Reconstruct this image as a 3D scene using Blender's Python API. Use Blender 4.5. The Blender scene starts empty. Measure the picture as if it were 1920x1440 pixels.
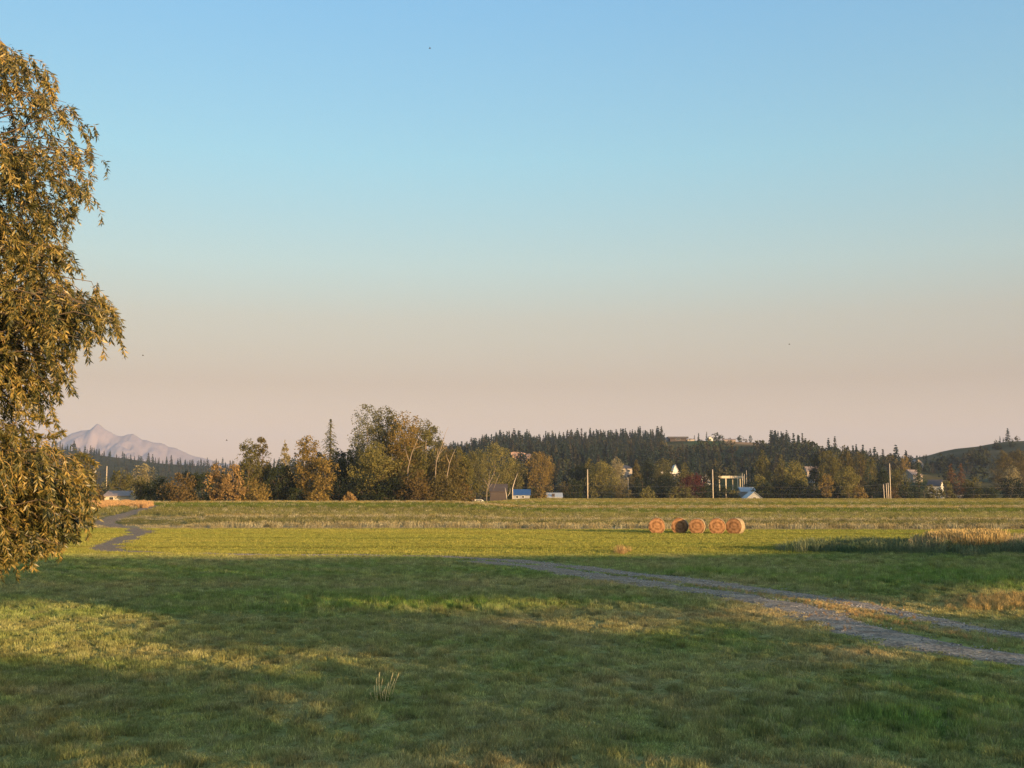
import bpy, math
import numpy as np
from mathutils import Vector, Matrix, Euler

sc = bpy.context.scene
C = sc.collection
R = math.radians
rng = np.random.default_rng(11)

# ------------------------------------------------------------------ camera
F = 40.0 / 36.0 * 1920          # focal length in photo pixels
PITCH = math.atan(212 / F)
H = 3.5
cd = bpy.data.cameras.new("camera")
cam = bpy.data.objects.new("camera", cd)
C.objects.link(cam)
cd.lens = 40.0
cd.sensor_width = 36.0
cd.clip_start = 0.1
cd.clip_end = 40000
cam.location = (0, 0, H)
cam.rotation_euler = (math.pi / 2 + PITCH, 0, 0)
sc.camera = cam

# ------------------------------------------------------------------ world, sun, exposure
SUN_AZ, SUN_EL = 138.0, 6.0      # clockwise from the view direction, degrees
w = bpy.data.worlds.new("World")
sc.world = w
w.use_nodes = True
nt = w.node_tree
bg = nt.nodes["Background"]
sky = nt.nodes.new("ShaderNodeTexSky")
sky.sky_type = 'NISHITA'
sky.sun_disc = False
sky.sun_elevation = R(SUN_EL)
sky.sun_rotation = R(SUN_AZ)
sky.altitude = 900
tc = nt.nodes.new("ShaderNodeTexCoord")
sep = nt.nodes.new("ShaderNodeSeparateXYZ")
nt.links.new(tc.outputs["Generated"], sep.inputs[0])
ramp = nt.nodes.new("ShaderNodeValToRGB")       # dusty evening air tints the sky by elevation; overhead raised to fill the shade
nt.links.new(sep.outputs["Z"], ramp.inputs[0])
SKYK = 1.25
stops = [(0.0, (.50, .50, 1.0)), (.0175, (.68, .50, .62)), (.0616, (.719, .462, .437)), (.0988, (.70, .429, .352)),
         (.1547, (.876, .617, .49)), (.2004, (.93, .832, .703)), (.289, (.858, 1.066, 1.01)), (.4115, (.802, 1.165, 1.294)),
         (.60, (1.9, 2.1, 2.1)), (.8, (2.6, 2.8, 2.7))]
while len(ramp.color_ramp.elements) < len(stops):
    ramp.color_ramp.elements.new(0.5)
for e, (p, c) in zip(ramp.color_ramp.elements, stops):
    e.position = p
    e.color = (c[0] / SKYK, c[1] / SKYK, c[2] / SKYK, 1)
mul = nt.nodes.new("ShaderNodeVectorMath")
mul.operation = 'MULTIPLY'
nt.links.new(sky.outputs[0], mul.inputs[0])
nt.links.new(ramp.outputs[0], mul.inputs[1])
# the glow on the sunset side keeps its own colour: fade the tint out towards the sun
dt = nt.nodes.new("ShaderNodeVectorMath")
dt.operation = 'DOT_PRODUCT'
nt.links.new(tc.outputs["Generated"], dt.inputs[0])
dt.inputs[1].default_value = (math.sin(R(SUN_AZ)), math.cos(R(SUN_AZ)), 0)
mrs = nt.nodes.new("ShaderNodeMapRange")
mrs.interpolation_type = 'SMOOTHSTEP'
nt.links.new(dt.outputs["Value"], mrs.inputs[0])
mrs.inputs[1].default_value = -.25
mrs.inputs[2].default_value = .6
mxs = nt.nodes.new("ShaderNodeMix")
mxs.data_type = 'RGBA'
nt.links.new(mrs.outputs[0], mxs.inputs[0])
azf = nt.nodes.new("ShaderNodeMath")            # even out the brightness from left to right
azf.operation = 'MULTIPLY_ADD'
nt.links.new(sep.outputs["X"], azf.inputs[0])
azf.inputs[1].default_value = .34
azf.inputs[2].default_value = 1.0
azs = nt.nodes.new("ShaderNodeVectorMath")
azs.operation = 'SCALE'
nt.links.new(mul.outputs[0], azs.inputs[0])
nt.links.new(azf.outputs[0], azs.inputs["Scale"])
nt.links.new(azs.outputs[0], mxs.inputs[6])
nt.links.new(sky.outputs[0], mxs.inputs[7])
nt.links.new(mxs.outputs[2], bg.inputs[0])
bg.inputs[1].default_value = 0.1 * SKYK

sd = bpy.data.lights.new("sun", 'SUN')
sd.energy = 4.0
sd.angle = R(0.45)
sd.color = (1.0, 0.63, 0.29)
sun = bpy.data.objects.new("sun", sd)
C.objects.link(sun)
S = np.array([math.sin(R(SUN_AZ)) * math.cos(R(SUN_EL)), math.cos(R(SUN_AZ)) * math.cos(R(SUN_EL)), math.sin(R(SUN_EL))])
sun.rotation_euler = Vector(S).to_track_quat('Z', 'Y').to_euler()
sun.location = (30, -30, 40)

sc.view_settings.view_transform = 'Standard'
sc.view_settings.look = 'None'
sc.view_settings.exposure = 1.5
sc.view_settings.gamma = 1
sc.render.engine = 'CYCLES'
sc.cycles.use_denoising = True
sc.cycles.denoising_prefilter = 'NONE'
sc.cycles.max_bounces = 6
sc.cycles.diffuse_bounces = 3
sc.cycles.transmission_bounces = 3
sc.cycles.volume_bounces = 1
sc.cycles.transparent_max_bounces = 4
sc.cycles.sample_clamp_indirect = 4

# ------------------------------------------------------------------ helpers: pixels and points
cp, sp = math.cos(PITCH), math.sin(PITCH)


def P(px, py, d):
    """photo pixel at depth d (metres along +Y) -> world point"""
    xc, yc = (px - 960) / F, (720 - py) / F
    dx, dy, dz = xc, cp - yc * sp, sp + yc * cp
    t = d / dy
    return np.array([dx * t, d, H + dz * t])


def to_px(x, y, z):
    yy, zz = np.asarray(y, float), np.asarray(z, float) - H
    f = yy * cp + zz * sp
    u = -yy * sp + zz * cp
    f = np.where(f < .1, .1, f)
    return 960 + F * np.asarray(x) / f, 720 - F * u / f


def hash2(ix, iy, seed):
    n = (ix.astype(np.int64) * 374761393 + iy.astype(np.int64) * 668265263 + seed * 1274126177) & 0x7fffffff
    n = ((n ^ (n >> 13)) * 1274126177) & 0x7fffffff
    n = n ^ (n >> 16)
    return (n & 0xffff) / 65535.0


def noise(x, y, seed=0):
    x, y = np.asarray(x, float), np.asarray(y, float)
    ix, iy = np.floor(x), np.floor(y)
    fx, fy = x - ix, y - iy
    fx, fy = fx * fx * (3 - 2 * fx), fy * fy * (3 - 2 * fy)
    a, b = hash2(ix, iy, seed), hash2(ix + 1, iy, seed)
    c, d = hash2(ix, iy + 1, seed), hash2(ix + 1, iy + 1, seed)
    return (a * (1 - fx) + b * fx) * (1 - fy) + (c * (1 - fx) + d * fx) * fy


def fbm(x, y, seed=0, o=4):
    s, a, t = 0, .5, 0
    for i in range(o):
        s = s + a * noise(np.asarray(x) * 2 ** i, np.asarray(y) * 2 ** i, seed + i * 7)
        t += a
        a *= .5
    return s / t


def sstep(a, b, x):
    t = np.clip((np.asarray(x, float) - a) / (b - a), 0, 1)
    return t * t * (3 - 2 * t)


DR = [0, 125, 140, 200, 300, 390, 430, 500, 600, 20000]
ZR = [0, 0, .15, .75, 2.0, 2.87, 2.4, .5, 0, 0]
DL = [0, 110, 125, 160, 200, 250, 300, 400, 500, 20000]
ZL = [0, 0, .12, .8, 1.7, 2.56, 1.9, 0, 0, 0]


def gz(x, y):
    x, y = np.asarray(x, float), np.asarray(y, float)
    yy = np.maximum(y, 1.0)
    px = 960 + F * x / yy
    s = sstep(820, 1010, px)
    zl = sum(np.interp(yy * k, DL, ZL) for k in (.94, .98, 1.02, 1.06)) / 4
    zr = sum(np.interp(yy * k, DR, ZR) for k in (.95, .99, 1.02, 1.05)) / 4
    z = zl * (1 - s) + zr * s
    near = 1 - sstep(60, 130, yy)
    z = z + near * (fbm(x / 7, y / 7, 3, 3) - .5) * .22 * sstep(9, 16, yy)
    z = z + (1 - near) * (fbm(x / 30, y / 30, 5, 2) - .5) * .22 * (1 - sstep(500, 700, yy))
    bank = sstep(17, 25, x) * (1 - sstep(60, 80, x)) * sstep(52, 60, y) * (1 - sstep(72, 82, y))
    return z + bank * .3


def ground(px, py):
    """unproject a photo pixel onto the ground by marching"""
    for d in np.concatenate([np.arange(8, 130, .1), np.arange(130, 460, .5)]):
        p = P(px, py, d)
        if p[2] <= gz(p[0], p[1]):
            return p
    return P(px, py, 460)


def on_ground(px, d):
    p = P(px, 935, d)
    p[2] = float(gz(p[0], p[1]))
    return p


# ------------------------------------------------------------------ helpers: objects
def tag(o, label=None, cat=None, group=None, kind=None):
    if label: o["label"] = label
    if cat: o["category"] = cat
    if group: o["group"] = group
    if kind: o["kind"] = kind
    return o


def mesh_obj(name, verts, faces, mat=None, parent=None, smooth=False, link=True):
    me = bpy.data.meshes.new(name)
    verts = np.asarray(verts, dtype=np.float32).reshape(-1, 3)
    if isinstance(faces, np.ndarray):
        n, k = faces.shape
        me.vertices.add(len(verts))
        me.vertices.foreach_set("co", verts.ravel())
        me.loops.add(n * k)
        me.loops.foreach_set("vertex_index", faces.astype(np.int32).ravel())
        me.polygons.add(n)
        me.polygons.foreach_set("loop_start", np.arange(0, n * k, k, dtype=np.int32))
        me.update(calc_edges=True)
    else:
        me.from_pydata([tuple(v) for v in verts], [], faces)
        me.update()
    if smooth:
        me.polygons.foreach_set("use_smooth", np.ones(len(me.polygons), dtype=bool))
    if mat:
        me.materials.append(mat)
    o = bpy.data.objects.new(name, me)
    if link: C.objects.link(o)
    if parent: o.parent = parent
    return o


def quads_obj(name, Q, mat, parent=None, link=True):
    Q = np.asarray(Q, np.float32)
    n = len(Q)
    return mesh_obj(name, Q.reshape(-1, 3), np.arange(n * 4).reshape(n, 4), mat, parent, link=link)


def empty(name, loc, label, cat, group=None, rz=0):
    o = bpy.data.objects.new(name, None)
    C.objects.link(o)
    o.location = tuple(float(v) for v in loc)
    o.rotation_euler = (0, 0, rz)
    return tag(o, label, cat, group)


class MB:
    """collects boxes, tubes and prisms into one mesh"""
    def __init__(s): s.v, s.f = [], []

    def add(s, v, f):
        b = len(s.v)
        s.v += [tuple(float(c) for c in q) for q in v]
        s.f += [tuple(i + b for i in q) for q in f]
        return s

    def box(s, x0, x1, y0, y1, z0, z1):
        v = [(x, y, z) for z in (z0, z1) for y in (y0, y1) for x in (x0, x1)]
        return s.add(v, [(0, 2, 3, 1), (4, 5, 7, 6), (0, 1, 5, 4), (2, 6, 7, 3), (0, 4, 6, 2), (1, 3, 7, 5)])

    def tube(s, pts, rad, n=6, cap=True):
        pts = [Vector(p) for p in pts]
        m = len(pts)
        vs = []
        up = Vector((0, 0, 1))
        for i, p in enumerate(pts):
            t = (pts[min(i + 1, m - 1)] - pts[max(i - 1, 0)]).normalized()
            a = t.cross(Vector((0, 1, 0)) if abs(t.y) < .9 else Vector((1, 0, 0))).normalized()
            b = t.cross(a)
            for k in range(n):
                q = 2 * math.pi * k / n
                vs.append(p + (a * math.cos(q) + b * math.sin(q)) * rad[i])
        fs = [(i * n + k, i * n + (k + 1) % n, (i + 1) * n + (k + 1) % n, (i + 1) * n + k) for i in range(m - 1) for k in range(n)]
        if cap:
            fs.append(tuple(range(n - 1, -1, -1)))
            fs.append(tuple((m - 1) * n + k for k in range(n)))
        return s.add(vs, fs)

    def build(s, name, mat, parent=None, smooth=False):
        return mesh_obj(name, s.v, s.f, mat, parent, smooth)


# ------------------------------------------------------------------ materials
def newmat(name):
    m = bpy.data.materials.new(name)
    m.use_nodes = True
    t = m.node_tree
    t.nodes.clear()
    out = t.nodes.new("ShaderNodeOutputMaterial")
    return m, t, out


def N(t, kind, **kw):
    n = t.nodes.new(kind)
    for k, v in kw.items(): setattr(n, k, v)
    return n


def val_mul(t, col_socket, fac_socket, lo, hi):
    """colour * (lo..hi by fac)"""
    mr = N(t, "ShaderNodeMapRange")
    mr.inputs[3].default_value = lo
    mr.inputs[4].default_value = hi
    t.links.new(fac_socket, mr.inputs[0])
    v = N(t, "ShaderNodeVectorMath", operation='SCALE')
    t.links.new(col_socket, v.inputs[0])
    t.links.new(mr.outputs[0], v.inputs["Scale"])
    return v.outputs[0]


def leaf_mat(name, c1, c2, trans=.3, lo=.6, hi=1.35):
    m, t, out = newmat(name)
    geo = N(t, "ShaderNodeNewGeometry")
    r = N(t, "ShaderNodeValToRGB")
    r.color_ramp.elements[0].color = (*c1, 1)
    r.color_ramp.elements[1].color = (*c2, 1)
    t.links.new(geo.outputs["Random Per Island"], r.inputs[0])
    tx = N(t, "ShaderNodeTexCoord")
    nz = N(t, "ShaderNodeTexNoise")
    nz.inputs["Scale"].default_value = .35
    nz.inputs["Detail"].default_value = 3
    t.links.new(tx.outputs["Object"], nz.inputs["Vector"])
    col = val_mul(t, r.outputs[0], nz.outputs[0], lo, hi)
    d = N(t, "ShaderNodeBsdfDiffuse")
    tr = N(t, "ShaderNodeBsdfTranslucent")
    mx = N(t, "ShaderNodeMixShader")
    mx.inputs[0].default_value = trans
    t.links.new(col, d.inputs[0])
    t.links.new(col, tr.inputs[0])
    t.links.new(d.outputs[0], mx.inputs[1])
    t.links.new(tr.outputs[0], mx.inputs[2])
    t.links.new(mx.outputs[0], out.inputs[0])
    return m


def obj_rand_leaf(name, c1, c2, c3, trans=.15):
    """foliage whose colour varies from tree to tree"""
    m, t, out = newmat(name)
    oi = N(t, "ShaderNodeObjectInfo")
    r = N(t, "ShaderNodeValToRGB")
    e = r.color_ramp.elements
    e[0].color = (*c1, 1)
    e[1].color = (*c3, 1)
    k = e.new(.6)
    k.color = (*c2, 1)
    t.links.new(oi.outputs["Random"], r.inputs[0])
    geo = N(t, "ShaderNodeNewGeometry")
    col = val_mul(t, r.outputs[0], geo.outputs["Random Per Island"], .65, 1.35)
    d = N(t, "ShaderNodeBsdfDiffuse")
    tr = N(t, "ShaderNodeBsdfTranslucent")
    mx = N(t, "ShaderNodeMixShader")
    mx.inputs[0].default_value = trans
    t.links.new(col, d.inputs[0])
    t.links.new(col, tr.inputs[0])
    t.links.new(d.outputs[0], mx.inputs[1])
    t.links.new(tr.outputs[0], mx.inputs[2])
    t.links.new(mx.outputs[0], out.inputs[0])
    return m


def rough_mat(name, c, var=.25, scale=3.0, rough=.85, bump=0.0, stretch=None):
    m, t, out = newmat(name)
    tx = N(t, "ShaderNodeTexCoord")
    nz = N(t, "ShaderNodeTexNoise")
    nz.inputs["Scale"].default_value = scale
    nz.inputs["Detail"].default_value = 6
    if stretch:
        mp = N(t, "ShaderNodeMapping")
        mp.inputs["Scale"].default_value = stretch
        t.links.new(tx.outputs["Object"], mp.inputs[0])
        t.links.new(mp.outputs[0], nz.inputs["Vector"])
    else:
        t.links.new(tx.outputs["Object"], nz.inputs["Vector"])
    rgb = N(t, "ShaderNodeRGB")
    rgb.outputs[0].default_value = (*c, 1)
    col = val_mul(t, rgb.outputs[0], nz.outputs[0], 1 - 1.6 * var, 1 + 1.6 * var)
    b = N(t, "ShaderNodeBsdfPrincipled")
    b.inputs["Roughness"].default_value = rough
    b.inputs["Specular IOR Level"].default_value = .25
    t.links.new(col, b.inputs["Base Color"])
    if bump:
        bp = N(t, "ShaderNodeBump")
        bp.inputs["Strength"].default_value = bump
        bp.inputs["Distance"].default_value = .05
        t.links.new(nz.outputs[0], bp.inputs["Height"])
        t.links.new(bp.outputs[0], b.inputs["Normal"])
    t.links.new(b.outputs[0], out.inputs[0])
    return m


def grass_mat(name, trans=.35, instancer=True):
    """blade colour comes from the tint stored with each tuft"""
    m, t, out = newmat(name)
    a = N(t, "ShaderNodeAttribute", attribute_name="tint")
    a.attribute_type = 'INSTANCER' if instancer else 'GEOMETRY'
    geo = N(t, "ShaderNodeNewGeometry")
    col = val_mul(t, a.outputs["Color"], geo.outputs["Random Per Island"], .6, 1.4)
    d = N(t, "ShaderNodeBsdfDiffuse")
    tr = N(t, "ShaderNodeBsdfTranslucent")
    mx = N(t, "ShaderNodeMixShader")
    mx.inputs[0].default_value = trans
    t.links.new(col, d.inputs[0])
    t.links.new(col, tr.inputs[0])
    t.links.new(d.outputs[0], mx.inputs[1])
    t.links.new(tr.outputs[0], mx.inputs[2])
    t.links.new(mx.outputs[0], out.inputs[0])
    return m


def ground_mat(name, attr="tint", s=2.2, k=(.55, 1.35)):
    m, t, out = newmat(name)
    a = N(t, "ShaderNodeAttribute", attribute_name=attr)
    tx = N(t, "ShaderNodeTexCoord")
    nz = N(t, "ShaderNodeTexNoise")
    nz.inputs["Scale"].default_value = s
    nz.inputs["Detail"].default_value = 8
    t.links.new(tx.outputs["Object"], nz.inputs["Vector"])
    col = val_mul(t, a.outputs["Color"], nz.outputs[0], *k)
    d = N(t, "ShaderNodeBsdfDiffuse")
    t.links.new(col, d.inputs[0])
    bp = N(t, "ShaderNodeBump")
    bp.inputs["Strength"].default_value = .6
    bp.inputs["Distance"].default_value = .08
    t.links.new(nz.outputs[0], bp.inputs["Height"])
    t.links.new(bp.outputs[0], d.inputs["Normal"])
    t.links.new(d.outputs[0], out.inputs[0])
    return m


M = {}
FOL = {  # species colours (albedo); dark and black also put shade into the foliage
    'olive': ((.042, .045, .017), (.100, .090, .031)),
    'golden': ((.085, .068, .020), (.175, .122, .040)),
    'orange': ((.125, .085, .034), (.225, .150, .062)),
    'bright': ((.070, .070, .022), (.150, .132, .044)),
    'dark': ((.018, .028, .014), (.042, .050, .022)),
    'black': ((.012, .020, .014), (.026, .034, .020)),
    'russet': ((.052, .040, .017), (.100, .070, .027)),
    'brown': ((.046, .042, .017), (.092, .076, .029)),
    'grey': ((.050, .058, .036), (.115, .112, .066)),
    'pale': ((.130, .120, .065), (.200, .170, .095)),
    'plum': ((.045, .016, .016), (.085, .030, .026)),
    'conifer': ((.022, .036, .022), (.050, .060, .034)),
    'rust_conifer': ((.060, .038, .022), (.105, .062, .036)),
}
for k, (a, b) in FOL.items():
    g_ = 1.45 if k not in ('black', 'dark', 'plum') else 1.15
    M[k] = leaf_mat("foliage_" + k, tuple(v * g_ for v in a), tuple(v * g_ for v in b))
M['bark'] = rough_mat("bark", (.10, .075, .055), .35, 4, .9, .4, (1, 1, .25))
M['pale_bark'] = rough_mat("pale_bark", (.22, .18, .14), .3, 3, .85, .3, (1, 1, .3))
M['willow_bark'] = rough_mat("willow_bark", (.12, .09, .06), .35, 6, .9, .6, (1, 1, .2))
M['pole_wood'] = rough_mat("pole_wood", (.42, .36, .29), .25, 2, .85, .2, (4, 4, .3))
M['post_wood'] = rough_mat("post_wood", (.10, .08, .06), .3, 5)
M['white'] = rough_mat("white_paint", (.52, .51, .49), .06, 2, .5)
M['cream'] = rough_mat("cream_paint", (.44, .39, .30), .08, 2, .6)
M['beige'] = rough_mat("beige_siding", (.30, .26, .22), .1, 2, .7)
M['grey_wall'] = rough_mat("grey_siding", (.22, .23, .24), .1, 2, .7)
M['barn'] = rough_mat("weathered_barn_boards", (.055, .044, .040), .3, 2, .9, .2, (6, 1, .3))  # weathered boards, darkened to stand for the shade of the trees around
M['dark_roof'] = rough_mat("dark_shingles", (.055, .055, .065), .2, 3, .8)
M['brown_roof'] = rough_mat("brown_shingles", (.24, .19, .17), .2, 3, .8)
M['blue_roof'] = rough_mat("blue_metal_roof", (.016, .055, .16), .1, 2, .4)
M['pale_roof'] = rough_mat("pale_metal_roof", (.26, .29, .32), .1, 2, .4)
M['glass'] = rough_mat("window_glass", (.03, .035, .04), .1, 2, .12)
M['wire'] = rough_mat("wire", (.12, .12, .12), .1, 2, .5)
M['ceramic'] = rough_mat("ceramic", (.5, .5, .5), .1, 2, .4)
M['tyre'] = rough_mat("tyre_rubber", (.02, .02, .02), .1, 2, .8)
M['insect'] = rough_mat("insect_body", (.03, .025, .02), .1, 2, .6)
M['hill_conifer'] = obj_rand_leaf("hill_conifer_needles", (.018, .034, .033), (.028, .043, .037), (.052, .050, .037))  # hillside shade and blue haze put into the needle colour
M['hill_bush'] = obj_rand_leaf("hill_bush_leaves", (.022, .034, .020), (.040, .046, .024), (.062, .056, .028))
M['grass'] = grass_mat("grass_blades", .35)
M['dry_grass'] = grass_mat("dry_stalks", .3)
M['ground'] = ground_mat("meadow_ground")
M['hillside'] = ground_mat("hillside_ground", s=.05)

# ------------------------------------------------------------------ track geometry (world XY)
RUT_R = [(20., 23.6), (16.5, 25.2), (13.9, 27.2), (12.6, 30.), (12.0, 34.), (11.2, 38.5), (10.0, 42.5), (7.9, 46.5), (5.0, 53.5), (2.5, 59.), (-.4, 64.), (-5., 68.), (-12, 69.6), (-18, 70.4), (-24, 73.), (-28, 79.), (-31.6, 93.), (-35.8, 110.), (-39.5, 121.), (-45.5, 131.), (-50.5, 142.), (-56., 165.), (-61.5, 192.), (-66, 215.)]
RUT_L = [(19., 21.6), (15.5, 23.0), (12.6, 24.2), (10.7, 25.6), (9.6, 27.6), (9.2, 30.6), (9.3, 34.), (8.9, 38.), (7.6, 42.5), (5.8, 46.), (3.2, 52.), (.8, 57.5), (-2., 62.3)]


def resample(poly, step):
    p = np.array(poly, float)
    # Catmull-Rom
    q = np.vstack([2 * p[0] - p[1], p, 2 * p[-1] - p[-2]])
    out = []
    for i in range(1, len(q) - 2):
        L = np.linalg.norm(q[i + 1] - q[i])
        n = max(2, int(L / step))
        for t in np.arange(n) / n:
            a, b, c, d = q[i - 1], q[i], q[i + 1], q[i + 2]
            out.append(.5 * ((2 * b) + (c - a) * t + (2 * a - 5 * b + 4 * c - d) * t * t + (3 * b - a - 3 * c + d) * t ** 3))
    out.append(p[-1])
    return np.array(out)


rutR, rutL = resample(RUT_R, .35), resample(RUT_L, .35)


def rut_w(y, left=False):
    if left: return np.interp(y, [18, 25, 28, 36, 43, 52, 63], [1.1, 1.05, .95, .85, .95, 1.1, 1.0])
    return np.interp(y, [18, 34, 40, 45, 58, 66, 80, 100, 220], [.6, .65, .75, .98, 1.1, 1.05, 1.5, 1.45, 1.6])


def rut_dist(x, y):
    """signed distance to the ruts, minus half width (vectorised)"""
    best = np.full(len(x), 99.)
    for poly in (rutR, rutL):
        for k in range(0, len(poly), 2):
            a = poly[k]
            near = np.abs(y - a[1]) < 6
            if not near.any(): continue
            dd = np.hypot(x[near] - a[0], y[near] - a[1]) - rut_w(a[1], poly is rutL)
            best[near] = np.minimum(best[near], dd)
    return best


# ------------------------------------------------------------------ what grows where: plant colour by position
BLOBS = [  # px, py, rx, ry, dryness added: dry grass, plus streaks of low sun as colour
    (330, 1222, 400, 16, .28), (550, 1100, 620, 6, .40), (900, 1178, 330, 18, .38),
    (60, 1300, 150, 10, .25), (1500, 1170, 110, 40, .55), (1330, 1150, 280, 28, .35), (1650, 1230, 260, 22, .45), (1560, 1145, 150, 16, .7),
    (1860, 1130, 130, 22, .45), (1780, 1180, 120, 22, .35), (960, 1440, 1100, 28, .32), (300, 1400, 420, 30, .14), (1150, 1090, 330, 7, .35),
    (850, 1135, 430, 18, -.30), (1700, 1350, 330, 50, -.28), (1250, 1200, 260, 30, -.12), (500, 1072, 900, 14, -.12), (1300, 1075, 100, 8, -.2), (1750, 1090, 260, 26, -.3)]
GREEN = np.array([.235, .290, .084])
LUSH = np.array([.19, .285, .066])
DRY = np.array([.42, .335, .165])
FIELD = np.array([.155, .208, .042])
FIELD_DRY = np.array([.35, .310, .080])


def band_tint(x, y, d2):
    """the unmown hay beyond the bales, in strips along the field"""
    st = [(125, (.20, .17, .095)), (131, (.30, .25, .15)), (135, (.12, .12, .055)), (152, (.13, .125, .055)), (156, (.24, .19, .09)), (161, (.15, .15, .065)),
          (188, (.15, .145, .06)), (194, (.085, .105, .028)), (222, (.075, .10, .026)), (230, (.22, .165, .06)), (252, (.18, .15, .05)), (262, (.095, .115, .03)),
          (300, (.12, .125, .04)), (312, (.21, .165, .06)), (330, (.14, .135, .045)), (390, (.17, .15, .055)), (420, (.10, .11, .04))]
    ds = [s[0] for s in st]
    return np.stack([np.interp(d2, ds, [s[1][k] for s in st]) for k in range(3)], -1)


def tint_at(x, y):
    x, y = np.asarray(x, float), np.asarray(y, float)
    px, py = to_px(x, y, gz(x, y))
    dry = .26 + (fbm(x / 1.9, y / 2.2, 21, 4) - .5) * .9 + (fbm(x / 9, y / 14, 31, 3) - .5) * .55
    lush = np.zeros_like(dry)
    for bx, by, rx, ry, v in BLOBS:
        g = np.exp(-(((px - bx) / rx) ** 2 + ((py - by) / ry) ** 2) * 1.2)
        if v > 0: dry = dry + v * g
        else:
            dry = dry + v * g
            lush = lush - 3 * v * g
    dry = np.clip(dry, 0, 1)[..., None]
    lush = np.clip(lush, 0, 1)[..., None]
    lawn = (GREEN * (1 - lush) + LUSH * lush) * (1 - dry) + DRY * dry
    # mown field: lanes left by the mower, running across
    lane = y + 2.5 * (fbm(x / 40, y / 60, 9, 2) - .5)
    g = .5 + .5 * np.sin(lane / 2.55 * 2 * np.pi / 2)
    fd = np.clip(.18 + .6 * fbm(x / 14, y / 5, 41, 4) + .28 * g - .12 * sstep(-30, 40, x), 0, 1)[..., None]
    field = FIELD * (1 - fd) + FIELD_DRY * fd
    gap = np.exp(-((lane - 78.4) / .5) ** 2) + np.exp(-((lane - 96) / .6) ** 2) * .7 + np.exp(-((lane - 109) / .8) ** 2) * .8
    field = field * (1 - .5 * np.clip(gap, 0, 1))[..., None]
    d2 = y + 9 * (fbm(x / 45, y / 50, 51, 3) - .5)
    hay = 1.3 * band_tint(x, y, d2) * (.8 + .4 * fbm(x / 5, y / 9, 61, 3))[..., None]
    gr = fbm(x / 60, y / 25, 71, 3)
    hay = hay * (1 - .22 * sstep(.5, .7, gr))[..., None]
    e1 = sstep(66, 71, y + 2 * (fbm(x / 5, y / 5, 81, 2) - .5) + 4 * sstep(18, 22, x) * -1)[..., None]
    e2 = sstep(123, 125, y)[..., None]
    c = lawn * (1 - e1) + field * e1
    c = c * (1 - e2) + hay * e2
    v = sstep(430, 520, y)[..., None]
    vf = fbm(x / 90, y / 120, 91, 3)[..., None]
    val = np.array([.085, .095, .035]) * (1 - vf) + np.array([.24, .20, .09]) * vf
    return c * (1 - v) + val * v


# ------------------------------------------------------------------ ground sheet
ys = np.concatenate([np.arange(-250, 8, 12), np.arange(8, 72, .5), np.arange(72, 130, 1.2), np.arange(130, 440, 3), np.arange(440, 1000, 25), np.geomspace(1000, 11000, 14)])
ss = np.sinh(np.linspace(-2.2, 2.2, 221)) / math.sinh(2.2)
ss = np.linspace(-1, 1, 221) * .55 + ss * .45
X = np.array([[s * (abs(y) * (.85 if y < 2000 else .45) + 90) for s in ss] for y in ys])
Y = np.repeat(ys[:, None], len(ss), 1)
Z = gz(X, Y)
nr, nc = X.shape
idx = np.arange(nr * nc).reshape(nr, nc)
fc = np.stack([idx[:-1, :-1], idx[:-1, 1:], idx[1:, 1:], idx[1:, :-1]], -1).reshape(-1, 4)
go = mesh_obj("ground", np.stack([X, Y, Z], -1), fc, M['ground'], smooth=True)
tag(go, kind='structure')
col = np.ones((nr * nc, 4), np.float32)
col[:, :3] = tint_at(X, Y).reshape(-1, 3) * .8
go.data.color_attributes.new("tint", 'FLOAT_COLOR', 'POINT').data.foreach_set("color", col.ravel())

# ------------------------------------------------------------------ the gravel track
m, t, out = newmat("gravel")
tx = N(t, "ShaderNodeTexCoord")
vo = N(t, "ShaderNodeTexVoronoi")
vo.inputs["Scale"].default_value = 14
nz = N(t, "ShaderNodeTexNoise")
nz.inputs["Scale"].default_value = 1.3
nz.inputs["Detail"].default_value = 8
t.links.new(tx.outputs["Object"], vo.inputs["Vector"])
t.links.new(tx.outputs["Object"], nz.inputs["Vector"])
r = N(t, "ShaderNodeValToRGB")
r.color_ramp.elements[0].color = (.10, .074, .050, 1)
r.color_ramp.elements[1].color = (.33, .25, .172, 1)
r.color_ramp.elements[0].position = .3
r.color_ramp.elements[1].position = .7
t.links.new(nz.outputs[0], r.inputs[0])
hs = N(t, "ShaderNodeSeparateColor")
t.links.new(vo.outputs["Color"], hs.inputs[0])
sy_ = N(t, "ShaderNodeSeparateXYZ")
t.links.new(tx.outputs["Object"], sy_.inputs[0])
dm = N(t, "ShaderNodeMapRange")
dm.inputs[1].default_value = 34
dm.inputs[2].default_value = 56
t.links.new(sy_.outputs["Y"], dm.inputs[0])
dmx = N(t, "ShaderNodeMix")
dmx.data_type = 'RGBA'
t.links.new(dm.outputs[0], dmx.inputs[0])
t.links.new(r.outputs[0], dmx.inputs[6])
r2 = N(t, "ShaderNodeValToRGB")
r2.color_ramp.elements[0].color = (.11, .074, .042, 1)
r2.color_ramp.elements[1].color = (.30, .205, .118, 1)
t.links.new(nz.outputs[0], r2.inputs[0])
t.links.new(r2.outputs[0], dmx.inputs[7])
dm2 = N(t, "ShaderNodeMapRange")  # far track darkened: shade of the bank put into its colour
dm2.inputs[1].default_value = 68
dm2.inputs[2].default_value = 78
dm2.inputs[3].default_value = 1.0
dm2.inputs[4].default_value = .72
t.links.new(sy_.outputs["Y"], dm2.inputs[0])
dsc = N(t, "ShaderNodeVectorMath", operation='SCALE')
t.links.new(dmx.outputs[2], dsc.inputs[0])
t.links.new(dm2.outputs[0], dsc.inputs["Scale"])
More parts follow.
